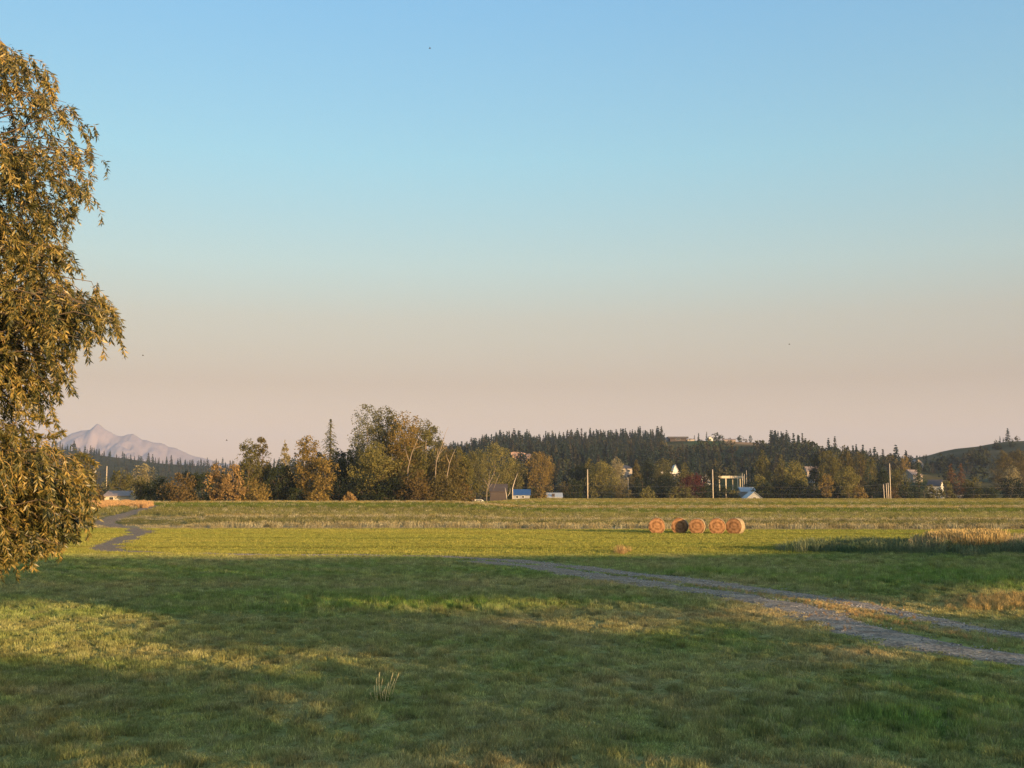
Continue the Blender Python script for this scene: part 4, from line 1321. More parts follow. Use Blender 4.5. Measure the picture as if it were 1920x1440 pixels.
# ------------------------------------------------------------------ hay bales
def bale_mat(name, end):
    m, t, out = newmat(name)
    tx = N(t, "ShaderNodeTexCoord")
    sp_ = N(t, "ShaderNodeSeparateXYZ")
    t.links.new(tx.outputs["Object"], sp_.inputs[0])
    nz = N(t, "ShaderNodeTexNoise")
    nz.inputs["Scale"].default_value = 5
    nz.inputs["Detail"].default_value = 8
    t.links.new(tx.outputs["Object"], nz.inputs["Vector"])
    r = N(t, "ShaderNodeValToRGB")
    if end:
        cb = N(t, "ShaderNodeCombineXYZ")
        t.links.new(sp_.outputs["X"], cb.inputs[0])
        t.links.new(sp_.outputs["Z"], cb.inputs[2])
        wv = N(t, "ShaderNodeTexWave", wave_type='RINGS', rings_direction='SPHERICAL')
        wv.inputs["Scale"].default_value = .85
        wv.inputs["Distortion"].default_value = 7
        wv.inputs["Detail"].default_value = 3
        t.links.new(cb.outputs[0], wv.inputs["Vector"])
        mx = N(t, "ShaderNodeMath", operation='MULTIPLY_ADD')
        t.links.new(wv.outputs["Fac"], mx.inputs[0])
        mx.inputs[1].default_value = .28
        t.links.new(nz.outputs[0], mx.inputs[2])
        t.links.new(mx.outputs[0], r.inputs[0])
        r.color_ramp.elements[0].color = (.075, .036, .017, 1)
        r.color_ramp.elements[1].color = (.34, .19, .10, 1)
        r.color_ramp.elements[0].position = .25
        r.color_ramp.elements[1].position = .95
    else:
        t.links.new(nz.outputs[0], r.inputs[0])
        r.color_ramp.elements[0].color = (.16, .12, .075, 1)
        r.color_ramp.elements[1].color = (.38, .31, .20, 1)
    b = N(t, "ShaderNodeBsdfDiffuse")
    t.links.new(r.outputs[0], b.inputs[0])
    bp = N(t, "ShaderNodeBump")
    bp.inputs["Strength"].default_value = .5
    bp.inputs["Distance"].default_value = .05
    t.links.new(nz.outputs[0], bp.inputs["Height"])
    t.links.new(bp.outputs[0], b.inputs["Normal"])
    t.links.new(b.outputs[0], out.inputs[0])
    return m


M['bale_end'] = bale_mat("hay_bale_end", True)
M['bale_side'] = bale_mat("hay_bale_wrap", False)
bales = [  # px, depth, turn (deg, positive shows the right side), radius, label
    (1231, 110.6, 0, .80, 'round hay bale lying apart at the left end of the row'),
    (1274, 111.4, 4, .80, 'round hay bale second from left, half in its neighbour shadow'),
    (1307, 110.0, 7, .78, 'round hay bale in the middle of the row of five'),
    (1344, 109.8, 1, .80, 'round hay bale second from right in the row'),
    (1378, 109.7, 15, .80, 'round hay bale at right end showing its sunlit side'),
]
for i, (px, d, turn, rad, label) in enumerate(bales):
    r_ = np.random.default_rng(80 + i)
    g = on_ground(px, d)
    ang = math.atan2(g[0], g[1])
    root = empty("hay_bale", (g[0], g[1], g[2] - .05), label, "hay bale", "round hay bales in the mown field", -ang - R(turn))
    n, L = 44, 1.3
    rings = [(-L / 2 + .015, .965), (-L / 2 + .07, 1.0), (-.2, 1.012), (.2, 1.01), (L / 2 - .07, 1.0), (L / 2, .96)]
    lump = 1 + .018 * np.sin(np.arange(n) / n * 2 * np.pi * 3 + r_.uniform(0, 6)) + r_.normal(0, .006, n)
    V = []
    for yy_, k in rings:
        for q in range(n):
            a = 2 * math.pi * q / n
            rr = rad * k * lump[q] * (1 + r_.normal(0, .005))
            V.append((rr * math.cos(a), yy_, max(-rad * .965, rr * math.sin(a)) + rad * .965))
    Fc = [(i_ * n + q, i_ * n + (q + 1) % n, (i_ + 1) * n + (q + 1) % n, (i_ + 1) * n + q) for i_ in range(len(rings) - 1) for q in range(n)]
    Fc.append(tuple((len(rings) - 1) * n + q for q in range(n)))
    body = mesh_obj("wrap", V, Fc, M['bale_side'], root, True)
    # end faces: slightly domed with rough rings of layered hay
    for sgn in (-1,):
        V2, F2 = [], []
        nr_ = 9
        for j in range(nr_):
            f = 1 - j / nr_
            for q in range(n):
                a = 2 * math.pi * q / n
                rr = rad * .972 * lump[q] * f
                yo = -L / 2 - .05 * (1 - f * f) + (.02 if j % 2 else -.012) * (0 if j == 0 else 1) + r_.normal(0, .008)
                V2.append((rr * math.cos(a), yo, max(-rad * .96, rr * math.sin(a))))
        V2.append((0, -L / 2 - .03, 0))
        for j in range(nr_ - 1):
            for q in range(n):
                F2.append((j * n + q, j * n + (q + 1) % n, (j + 1) * n + (q + 1) % n, (j + 1) * n + q))
        for q in range(n): F2.append(((nr_ - 1) * n + q, (nr_ - 1) * n + (q + 1) % n, nr_ * n))
        e = mesh_obj("end_face", V2, F2, M['bale_end'], root, True)
        e.location = (0, 0, rad * .965)

# ------------------------------------------------------------------ poles, wires, posts
def pole(px, top, d, label, r0=.14, mat='pole_wood', cat='utility pole', name='utility_pole', arm=False, group=None, lean=0.0):
    b_ = on_ground(px, d)
    h = P(px, top, d)[2] - b_[2]
    root = empty(name, b_, label, cat, group)
    MB().tube([(0, 0, -.3), (lean * h * .5, 0, h * .5), (lean * h, 0, h)], [r0, r0 * .85, r0 * .68], 8).build("shaft", M[mat], root, True)
    if arm:
        MB().box(-.9, .9, -.06 - r0, .06 - r0, h - .95, h - .80).build("crossarm", M[mat], root)
        for xx in (-.8, .8):
            MB().tube([(xx, -r0, h - .80), (xx, -r0, h - .62)], [.05, .04], 6).build("insulator", M['ceramic'], root)
    return root, b_, h


poles = [pole(1102, 880, 386, 'pale utility pole left of the golden green rounded tree', .19),
         pole(1178, 896, 440, 'short thin utility pole below the beige house', .13),
         pole(1337, 880, 386, 'bright white utility pole right of the plum tree', .20),
         pole(1670, 869, 376, 'tallest utility pole beside the leaning wooden posts', .17, arm=False)]
for px, top, d, lb in [(1666.5, 905, 382, 'thick bright wooden post nearest to the tallest pole'), (1663, 906, 386, 'thinner wooden post second from the tallest pole'), (1658, 908, 392, 'shortest wooden post left of the other two')]:
    pole(px, top, d, lb, .16, cat='post', name='timber_post', lean=-.02)
lp, lb_, lh_ = pole(174, 872, 240, 'light pole with small white lamp box beside the brown tree at left', .07)
MB().box(.07, .42, -.15, .15, lh_ - 1.6, lh_ - 1.05).build("lamp_box", M['white'], lp)
pole(198.5, 874, 262, 'bare wooden pole behind the grey drooping conifer', .13)
for px, top, lb in [(1392.5, 887, 'shortest of three thin pinkish poles beside the open barn'), (1396.5, 889, 'middle one of three thin pinkish poles beside the open barn'), (1400.5, 882, 'tallest of three thin pinkish poles beside the open barn')]:
    pole(px, top, 470, lb, .14)
pole(1407, 876, 480, 'thin grey pole right of the three pinkish poles', .08, 'wire')
pole(1733, 918, 392, 'short dark pole in front of the big dark conifer', .08, 'post_wood')
for px, lb in [(1256, 'dark fence post on the crest left of the plum tree'), (1362, 'dark fence post on the crest below the open barn'), (1571, 'dark fence post on the crest below the poplar row'),
               (1635, 'dark fence post on the crest left of the tallest utility pole'), (1781, 'dark fence post on the crest below the brown conifers')]:
    b_ = on_ground(px, 372)
    o = MB().tube([(0, 0, -.3), (.03, 0, 1.35)], [.09, .08], 6).build("fence_post", M['post_wood'], None)
    o.location = tuple(b_)
    tag(o, lb, "fence post", "fence posts on the field crest")
for zpy, lb in [(909, 'upper cable strung between the utility poles'), (922, 'lower cable strung between the utility poles')]:
    mb = MB()
    ends = [P(880, zpy + 2, 386), P(1102, zpy, 386), P(1337, zpy, 386), P(1670, zpy - 1, 376), P(2050, zpy, 376)]
    for a, b_ in zip(ends[:-1], ends[1:]):
        pts = [a * (1 - q) + b_ * q - np.array([0, 0, 1.4 * 4 * q * (1 - q) * np.linalg.norm(b_ - a) / 90]) for q in np.linspace(0, 1, 13)]
        mb.tube(pts, [.018] * 13, 4, False)
    tag(mb.build("power_cable", M['wire']), lb, "cable")

# ------------------------------------------------------------------ relief of the hills
HILLS = {
    'left': dict(d=1600, back=500, front=900, prof=[(-700, 850), (-300, 838), (0, 838), (130, 845), (200, 856), (300, 869), (400, 876), (470, 880), (560, 876), (700, 866), (820, 855), (900, 862), (1000, 880), (1150, 915), (1300, 935)]),
    'mid': dict(d=1100, back=450, front=680, prof=[(640, 935), (740, 905), (800, 868), (860, 850), (900, 843), (930, 837), (1000, 834), (1060, 833), (1110, 831), (1200, 830), (1250, 828), (1300, 827), (1345, 827), (1400, 830), (1425, 838),
                                                   (1450, 850), (1480, 858), (1520, 866), (1560, 871), (1620, 875), (1700, 878), (1800, 884), (1950, 895), (2200, 905), (2500, 930)]),
    'right': dict(d=900, back=400, front=440, prof=[(1540, 936), (1600, 895), (1650, 873), (1690, 863), (1740, 854), (1760, 848), (1790, 842), (1830, 838), (1850, 834), (1880, 829), (1920, 827), (2000, 820), (2150, 815), (2400, 825), (2700, 850), (3000, 930)]),
}


def hill_z(hn, x, y):
    h = HILLS[hn]
    px = 960 + F * x / h['d'] + 12 * (noise(x / 60, y / 60, 7) - .5)
    py = np.interp(px, [p[0] for p in h['prof']], [p[1] for p in h['prof']])
    top = H + (932 - py) / F * h['d']
    t = (y - h['d'])
    s = np.where(t < 0, 1 + t / h['front'], 1 - t / h['back'])
    s = np.clip(s, 0, 1)
    s = s * s * (3 - 2 * s) * .3 + s * .7
    top_ = np.maximum(top, 0)
    return -3 + (top_ + 3) * s + (fbm(x / 70, y / 70, 13, 3) - .5) * 5 * s * (1 - s) * 4 * np.clip(top_ / 30, 0, 1)


# ------------------------------------------------------------------ buildings
def land(x, y):
    z = gz(x, y)
    for hn in HILLS: z = np.maximum(z, hill_z(hn, x, y))
    return z


def building(name, px0, px1, py_eave, py_ridge, d, depth, walls, roof, label, roof_kind='gable', cat='house', rz=0, wins=(), floor=None, over=.35, door=None, slope=None):
    cx = (px0 + px1) / 2
    if slope is not None:               # stands on the rising ground: find where the eave height fits the slope
        for d in np.arange(480, 900, 2.0):
            e = P(cx, py_eave, d)
            if float(land(e[0:1], e[1:2])[0]) + slope >= e[2]: break
    b_ = P(cx, 935, d)
    b_[2] = float(land(b_[0:1], b_[1:2])[0]) if floor is None else floor
    wd = (px1 - px0) * d / F
    ze, zr = P(cx, py_eave, d)[2] - b_[2], P(cx, py_ridge, d)[2] - b_[2]
    root = empty(name, b_, label, cat, None, rz)
    hw, hd = wd / 2, depth / 2
    wl = MB()
    BZ = -1.2 if (slope or d > 900) else -.5
    if roof_kind == 'front':
        wl.add([(-hw, -hd, BZ), (hw, -hd, BZ), (hw, -hd, ze), (0, -hd, zr - .1), (-hw, -hd, ze), (-hw, hd, BZ), (hw, hd, BZ), (hw, hd, ze), (0, hd, zr - .1), (-hw, hd, ze)],
               [(0, 1, 2, 3, 4), (9, 8, 7, 6, 5), (0, 4, 9, 5), (1, 6, 7, 2)])
    elif roof_kind == 'gable':
        wl.add([(-hw, -hd, BZ), (-hw, hd, BZ), (-hw, hd, ze), (-hw, 0, zr - .1), (-hw, -hd, ze), (hw, -hd, BZ), (hw, hd, BZ), (hw, hd, ze), (hw, 0, zr - .1), (hw, -hd, ze)],
               [(4, 3, 2, 1, 0), (5, 6, 7, 8, 9), (0, 5, 9, 4), (1, 2, 7, 6)])
    else:
        wl.box(-hw, hw, -hd, hd, BZ, ze)
    wl.build("wall", M[walls], root)
    rf = MB()
    o_, th = over, .14
    if roof_kind == 'front':
        sl = (zr - ze) / hw
        for s in (-1, 1):
            rf.add([(0, -hd - o_, zr), (s * (hw + o_), -hd - o_, ze - o_ * sl), (s * (hw + o_), hd + o_, ze - o_ * sl), (0, hd + o_, zr),
                    (0, -hd - o_, zr + th), (s * (hw + o_), -hd - o_, ze - o_ * sl + th), (s * (hw + o_), hd + o_, ze - o_ * sl + th), (0, hd + o_, zr + th)],
                   [(0, 1, 2, 3), (7, 6, 5, 4), (0, 4, 5, 1), (1, 5, 6, 2), (2, 6, 7, 3)])
    elif roof_kind == 'gable':
        sl = (zr - ze) / hd
        for s in (-1, 1):
            rf.add([(-hw - o_, 0, zr), (-hw - o_, s * (hd + o_), ze - o_ * sl), (hw + o_, s * (hd + o_), ze - o_ * sl), (hw + o_, 0, zr),
                    (-hw - o_, 0, zr + th), (-hw - o_, s * (hd + o_), ze - o_ * sl + th), (hw + o_, s * (hd + o_), ze - o_ * sl + th), (hw + o_, 0, zr + th)],
                   [(0, 1, 2, 3), (7, 6, 5, 4), (0, 4, 5, 1), (1, 5, 6, 2), (2, 6, 7, 3)])
    elif roof_kind == 'hip':
        k = min(hd, hw * .7)
        a = [(-hw - o_, -hd - o_, ze + .02), (hw + o_, -hd - o_, ze + .02), (hw + o_, hd + o_, ze + .02), (-hw - o_, hd + o_, ze + .02), (-hw + k, 0, zr), (hw - k, 0, zr)]
        rf.add(a, [(0, 1, 5, 4), (2, 3, 4, 5), (1, 2, 5), (3, 0, 4), (3, 2, 1, 0)])
    else:
        rf.box(-hw - o_ * 2, hw + o_ * 2, -hd - o_ * 2, hd + o_ * 2, ze + .004, max(zr, ze + .3))
    rf.build("roof", M[roof], root)
    for (fx, fz, ww, hh) in wins:       # fractions of width / eave height, metres
        x_, z_ = -hw + fx * wd, fz * ze
        fr = MB().box(x_ - ww / 2 - .1, x_ + ww / 2 + .1, -hd - .07, -hd - .003, z_ - hh / 2 - .1, z_ + hh / 2 + .1).build("window", M['white'], root)
        MB().box(x_ - ww / 2, x_ + ww / 2, -hd - .09, -hd - .072, z_ - hh / 2, z_ + hh / 2).build("pane", M['glass'], fr)
    if door:
        x_ = -hw + door * wd
        MB().box(x_ - .55, x_ + .55, -hd - .06, -hd - .003, -.4, 2.1).build("door", M['barn'], root)
    return root


building("shed", 206, 250, 930, 921, 258, 7, 'cream', 'brown_roof', 'low shed with faded pink brown roof behind the dry grass at left', cat='shed', wins=[(.3, .6, .9, .6)])
building("barn", 919, 950, 921, 908, 402, 9, 'barn', 'barn', 'weathered dark brown barn left of the leaning snag', cat='barn', door=.6)
building("shed", 962, 993, 928, 918, 404, 8, 'grey_wall', 'blue_roof', 'shed with bright blue metal roof', cat='shed', wins=[(.25, .6, .8, .7), (.6, .6, .8, .7)])
building("shed", 1026, 1053, 932, 924.5, 410, 6, 'grey_wall', 'pale_roof', 'low shed with light grey metal roof right of the golden shrub', cat='shed', door=.4)
building("house", 1160, 1184, 879, 872, 520, 11, 'beige', 'dark_roof', 'beige two storey house with dark hip roof on the rise', 'hip', wins=[(.25, .78, 1.2, 1.2), (.72, .78, 1.4, 1.2), (.25, .30, 1.2, 1.1), (.7, .30, 1.4, 1.3)], over=.7, slope=5.6)
building("long_building", 1205, 1226, 890, 886, 500, 9, 'grey_wall', 'white', 'white roofed low building, left part of the two', 'flat', cat='building', over=.5, wins=[(.3, .6, 1.2, 1.0)], slope=3.6)
building("long_building", 1238, 1272, 889, 885, 490, 10, 'beige', 'white', 'long low building with wide white flat roof', 'flat', cat='building', over=.6, wins=[(.3, .6, 1.2, 1.0), (.65, .6, 1.2, 1.0)], slope=3.8)
building("house", 1261, 1270, 881, 872, 540, 8, 'white', 'white', 'white house with tall steep gable above the long building', 'front', wins=[(.5, .6, 1.2, 1.2)], slope=5.5)
building("house", 1314, 1331, 896, 889, 490, 8, 'white', 'dark_roof', 'small white house half hidden left of the tall white pole', 'front', wins=[(.5, .6, 1.2, 1.1)], slope=3.2)
building("house", 1396, 1423, 934, 922.5, 398, 9, 'grey_wall', 'pale_roof', 'white grey gable roof peeking over the field crest', 'front', wins=[(.5, .85, 1.0, .8)])
building("house", 1386, 1412, 922, 914, 440, 9, 'grey_wall', 'pale_roof', 'blue grey roofed house behind the white gable', wins=[(.4, .7, 1.2, 1.0)], cat='house')
building("house", 1511, 1536, 884, 875, 500, 9, 'beige', 'brown_roof', 'tan roofed house half hidden left of the poplar row', wins=[(.4, .6, 1.3, 1.1), (.75, .6, 1.3, 1.1)], slope=3.4)
building("house", 1522, 1532, 905, 892, 455, 7, 'white', 'brown_roof', 'small pale house hidden in trees below the tan roof', 'front', wins=[(.5, .6, .9, 1.0)], slope=3)
building("house", 1709, 1731, 871, 862, 660, 10, 'beige', 'brown_roof', 'beige house with broad gable on the right slope', 'front', wins=[(.3, .55, 1.1, 1.1), (.7, .55, 1.1, 1.1)], slope=3.0)
building("house", 1700, 1722, 891, 881, 540, 9, 'beige', 'brown_roof', 'grey brown roofed house left of the big dark conifer', wins=[(.4, .6, 1.2, 1.2)], rz=.4, slope=3.6)
building("house", 1744, 1766, 911, 900, 445, 9, 'white', 'dark_roof', 'house with dark roof and bright white gable trim', 'gable', rz=-.5, wins=[(.5, .6, 1.2, 1.1)])

# open cream barn: posts, a roof slab and a far wall
cxo = on_ground(1369, 478)
root = empty("open_barn", cxo, "open sided cream barn with long pale roof edge", "barn")
k = 478 / F
zt, zb = P(1369, 892.5, 478)[2] - cxo[2], P(1369, 897, 478)[2] - cxo[2]
MB().box(-24 * k, 24 * k, -3.5, 3.5, zb, zt).build("roof", M['cream'], root)
for px in (1347, 1359, 1381, 1391):
    xx = (px - 1369) * k
    MB().box(xx - .22, xx + .22, -3.4, -2.96, -.3, zb - .004).build("post", M['cream'], root)
for px in (1377, 1391):
    xx = (px - 1369) * k
    MB().box(xx - .15, xx + .15, 2.9, 3.2, -.3, zb - .004).build("post", M['cream'], root)

# white rail fence and white car at the crest
b_ = on_ground(1776, 430)
root = empty("rail_fence", b_, "low white rail fence below the brown conifers", "fence")
zt = P(1776, 928.5, 430)[2] - b_[2]
for px in np.linspace(1743, 1809, 8):
    xx = (px - 1776) * 430 / F
    MB().box(xx - .1, xx + .1, -.1, .1, -.2, zt).build("post", M['white'], root)
for f in (.72, .93):
    MB().box(-33 * 430 / F, 33 * 430 / F, .104, .16, zt * f - .12, zt * f + .08).build("rail", M['white'], root)


def car(px, d, label):
    b_ = on_ground(px, d)
    z_ = P(px, 936, d)[2] - b_[2]
    root = empty("parked_car", (b_[0], b_[1], b_[2]), label, "car", None, .2)
    prof = [(-2.2, .35), (2.2, .35), (2.25, .75), (1.5, .95), (.9, 1.45), (-1.3, 1.5), (-2.1, 1.0), (-2.25, .7)]
    V = [(x, y, z) for y in (-.85, .85) for x, z in prof]
    n = len(prof)
    Fc = [tuple(range(n)), tuple(range(2 * n - 1, n - 1, -1))] + [(i, i + n, (i + 1) % n + n, (i + 1) % n) for i in range(n)]
    mesh_obj("body", V, Fc, M['white'], root)
    MB().add([(-1.2, -.87, 1.0), (1.1, -.87, 1.0), (.8, -.87, 1.38), (-1.1, -.87, 1.42), (-1.2, -.852, 1.0), (1.1, -.852, 1.0), (.8, -.852, 1.38), (-1.1, -.852, 1.42)],
             [(0, 1, 2, 3), (7, 6, 5, 4), (0, 4, 5, 1), (1, 5, 6, 2), (2, 6, 7, 3), (3, 7, 4, 0)]).build("window", M['glass'], root)
    for x in (-1.4, 1.4):
        for y in (-.86, .7):
            MB().tube([(x, y, .34), (x, y + .2, .34)], [.34, .34], 16).build("wheel", M['tyre'], root)
    return root


car(898, 386, 'white car parked beside the brown barn')

# ------------------------------------------------------------------ hills
def hill(hn, tintf):
    h = HILLS[hn]
    x0, x1 = [(p - 960) / F * h['d'] for p in (h['prof'][0][0], h['prof'][-1][0])]
    xs = np.linspace(x0, x1, 170)
    yy = np.concatenate([np.linspace(h['d'] - h['front'], h['d'], 26), np.linspace(h['d'] + 15, h['d'] + h['back'], 12)])
    X, Y = np.meshgrid(xs, yy)
    Z = hill_z(hn, X, Y)
    nr, nc = X.shape
    ix = np.arange(nr * nc).reshape(nr, nc)
    f = np.stack([ix[:-1, :-1], ix[:-1, 1:], ix[1:, 1:], ix[1:, :-1]], -1).reshape(-1, 4)
    o = mesh_obj("hill", np.stack([X, Y, Z], -1), f, M['hillside'], smooth=True)
    tag(o, kind='structure')
    c = np.ones((nr * nc, 4), np.float32)
    c[:, :3] = tintf(X, Y).reshape(-1, 3)
    o.data.color_attributes.new("tint", 'FLOAT_COLOR', 'POINT').data.foreach_set("color", c.ravel())


def mixc(a, b, f): return np.array(a) * (1 - f[..., None]) + np.array(b) * f[..., None]


def tint_left(x, y): return mixc((.03, .04, .02), (.08, .07, .035), fbm(x / 80, y / 80, 2, 3))


def tint_mid(x, y):
    px = 960 + F * x / y
    c = mixc((.035, .048, .022), (.10, .085, .04), sstep(.45, .7, fbm(x / 50, y / 50, 2, 3)))
    dry = sstep(1352, 1370, px) * (1 - sstep(1425, 1450, px)) * sstep(960, 1020, y)
    grn = sstep(1285, 1300, px) * (1 - sstep(1345, 1360, px)) * sstep(900, 980, y)
    c = c * (1 - grn[..., None]) + np.array([.05, .085, .035]) * grn[..., None]
    c = c * (1 - dry[..., None]) + np.array([.30, .19, .10]) * dry[..., None]
    return c


def tint_right(x, y):
    f = fbm(x / 30, y / 30, 4, 4)
    c = mixc((.055, .060, .032), (.13, .105, .06), f)
    low = 1 - sstep(640, 720, y)
    return c * (1 - low[..., None]) + mixc((.10, .11, .045), (.30, .24, .12), sstep(.35, .6, fbm(x / 60, y / 18, 6, 2))) * low[..., None]


hill('left', tint_left)
hill('mid', tint_mid)
hill('right', tint_right)

# orange cut bank on the mid hill
bx = P(975, 850, 760)
v_, f_ = [], []
for j in range(6):
    for i in range(15):
        px = 958 + i * 2.7
        topy = 846 + 6 * abs(i / 14 - .25)
        p = P(px, topy + j * 3.0 + noise(i * .7, j * .9, 3) * 2, 760 - j * 1.6 + noise(i * .8, j, 8) * 3)
        v_.append(p)
for j in range(5):
    for i in range(14): f_.append((j * 15 + i, j * 15 + i + 1, (j + 1) * 15 + i + 1, (j + 1) * 15 + i))
M['clay'] = rough_mat("clay_bank", (.42, .25, .16), .25, .3, .95, .5)
# the bank is the face of a spur: give it a back and a base
nb = len(v_)
for j in range(6):
    for i in range(15):
        p = v_[j * 15 + i].copy()
        p[1] += 30
        p[2] -= 6 if j == 0 else 1
        v_.append(p)
for i in range(14):
    f_.append((i + 1, i, nb + i, nb + i + 1))
for j in range(5):
    f_.append((j * 15, (j + 1) * 15, nb + (j + 1) * 15, nb + j * 15))
    f_.append((j * 15 + 14, nb + j * 15 + 14, nb + (j + 1) * 15 + 14, (j + 1) * 15 + 14))
for i in range(14): f_.append((75 + i, 75 + i + 1, nb + 75 + i + 1, nb + 75 + i))
tag(mesh_obj("clay_bank", v_, f_, M['clay']), kind='structure')

# mountains far off
mx_ = [-600, -300, -100, 60, 100, 135, 150, 170, 182, 196, 214, 228, 240, 250, 268, 285, 305, 330, 360, 400, 450, 560, 700, 900]
my_ = [890, 870, 850, 842, 834, 812, 807, 804, 792, 804, 814, 818, 814, 812, 823, 826, 831, 840, 853, 864, 874, 890, 905, 930]
MD = 9000
xs = np.linspace((-600 - 960) / F * MD, (900 - 960) / F * MD, 700)
tt = np.linspace(0, 1, 90)
X, T = np.meshgrid(xs, tt)
top = H + (932 - np.interp(960 + F * X / MD, mx_, my_)) / F * MD
Yg = MD - 1500 + T * 2600
s = np.where(T < .577, T / .577, (1 - T) / .423)
s = np.clip(s, 0, 1) ** 1.15
ridge = np.abs(fbm(X / 210 + T * 1.2, T * 7, 31, 6) - .5) * 2
top = top + (1 - 2 * np.abs(fbm(X / 150, X * 0, 61, 5) - .5) - .78) * 26 * np.clip(top / 300, 0, 1)
Zm = -20 + (top + 20) * s - ridge * 430 * (s * (1 - s) * 4) * np.clip(top / 400, .1, 1)
nr, nc = X.shape
ix = np.arange(nr * nc).reshape(nr, nc)
f = np.stack([ix[:-1, :-1], ix[:-1, 1:], ix[1:, 1:], ix[1:, :-1]], -1).reshape(-1, 4)
M['rock'] = rough_mat("mountain_rock", (.20, .160, .155), .3, .01, .95)
tag(mesh_obj("mountain", np.stack([X, Yg, Zm], -1), f, M['rock'], smooth=False), kind='structure')

# ------------------------------------------------------------------ hill forest
def hill_conifer_mesh(i):
    r_ = np.random.default_rng(700 + i)
    h, wd = 15.0, r_.uniform(5.2, 7.4)
    p = conifer_quads(r_, h, wd, 17, 9, 1.15, .05, .3, .35)
    Q = kites(p, np.full(len(p), 1.25), r_, .5, .6)
    o = quads_obj("conifer", Q, M['hill_conifer'], link=False)
    return o


hc = [hill_conifer_mesh(i) for i in range(7)]
hill_c = collection_of("hill_conifer_kinds", hc)


def hill_bush_mesh(i):
    r_ = np.random.default_rng(760 + i)
    c, p = clump_crown(r_, 8, 8.5, 'round', .05, 240, 1.2, 16)
    return quads_obj("rounded_tree", kites(p, np.full(240, 1.3), r_), M['hill_bush'], link=False)


hb = [hill_bush_mesh(i) for i in range(5)]
bush_c = collection_of("hill_bush_kinds", hb)

cand = []
r_ = np.random.default_rng(99)
for hn, n, dlo, dhi in (('left', 1000, -560, 60), ('mid', 4200, -620, 60)):
    h = HILLS[hn]
    x0, x1 = [(p - 960) / F * h['d'] for p in ((-200, 900) if hn == 'left' else (830, 1720))]
    x = r_.uniform(x0, x1, n)
    y = h['d'] + r_.uniform(dlo, dhi, n)
    # a line right along the ridge
    nl = 90 if hn == 'left' else 110
    x = np.concatenate([x, np.linspace(x0, x1, nl) + r_.normal(0, 4, nl)])
    y = np.concatenate([y, h['d'] + r_.normal(-5, 18, nl)])
    z = hill_z(hn, x, y)
    px = 960 + F * x / y
    k = z > 2
    if hn == 'mid':
        clear = (px > 1246) & (px < 1445) & (y > 770 + 60 * noise(px / 30, px * 0, 3))
        clear |= (px > 950) & (px < 1000) & (y < 800)
        clear |= (y < 640) & (fbm(x / 60, y / 60, 14, 2) < .52)
        clear |= (px > 1150) & (px < 1190) & (y < 620)
        clear |= (px > 1200) & (px < 1275) & (y < 640)
        clear |= (px > 1340) & (px < 1400) & (y < 620)
        clear |= (px > 1690) & (y < 720)
        thin = (px > 1480) & (r_.uniform(0, 1, len(px)) < .75)
        k &= ~clear & ~thin
    for a in np.where(k)[0]: cand.append((hn, x[a], y[a], z[a], px[a]))
hx = np.array([c[1] for c in cand]); hy = np.array([c[2] for c in cand]); hz = np.array([c[3] for c in cand])
hsc = r_.uniform(.38, .92, len(cand)) * (.6 + .8 * fbm(hx / 35, hy / 60, 44, 2))
_, ptop = to_px(hx, hy, hz + 15 * hsc)
# those that stand clear against the sky read as single trees
vis = np.zeros(len(cand), bool)
colmin = {}
pxi = (np.array([c[4] for c in cand]) / 4.5).astype(int)
inv = (np.array([c[4] for c in cand]) > -60) & (np.array([c[4] for c in cand]) < 1980)
for a in np.argsort(ptop):
    if not inv[a]: continue
    if colmin.get(pxi[a], 0) < 1:
        colmin[pxi[a]] = colmin.get(pxi[a], 0) + 1
        vis[a] = True
labels = {'left': ('dark conifer on the skyline of the far left ridge', 'conifers on the left ridge'), 'mid': ('dark conifer on the skyline of the wooded middle hill', 'conifers on the middle hill')}
cnt = 0
for a in np.argsort(ptop):
    if not vis[a] or cnt >= 290:
        vis[a] = False
        continue
    cnt += 1
    o = hc[cnt % 7].copy()
    C.objects.link(o)
    o.location = (hx[a], hy[a], hz[a] - .3)
    s_ = hsc[a]
    o.scale = (s_ * r_.uniform(.85, 1.25), s_ * r_.uniform(.85, 1.25), s_)
    o.rotation_euler = (0, 0, r_.uniform(0, 6.28))
    lb, gp = labels[cand[a][0]]
    tag(o, lb, 'conifer', gp)
k = ~vis
scatter("hill_forest", np.stack([hx[k], hy[k], hz[k] - .3], -1), hill_c, 7, hsc[k], np.ones((k.sum(), 3)), .03, 8)
# broadleaf trees mixed through the conifers, and low scrub on the cleared slope
n = 700
x = r_.uniform((840 - 960) / F * 1000, (1700 - 960) / F * 1000, n)
y = r_.uniform(560, 1080, n)
z = hill_z('mid', x, y)
px = 960 + F * x / y
open_ = (px > 1246) & (px < 1445) & (y > 800)
k = (z > 2) & ~((px > 1690) & (y < 720)) & ~((px > 1150) & (px < 1190) & (y < 620)) & ~((px > 1200) & (px < 1275) & (y < 640)) & ~((px > 1340) & (px < 1400) & (y < 620)) & (~open_ | (r_.uniform(0, 1, n) < .6))
scatter("hill_broadleaf_wood", np.stack([x[k], y[k], z[k] - .4], -1), bush_c, 5, np.where(open_[k], r_.uniform(.15, .35, k.sum()), r_.uniform(.5, 1.25, k.sum())), np.ones((k.sum(), 3)), .02, 12)

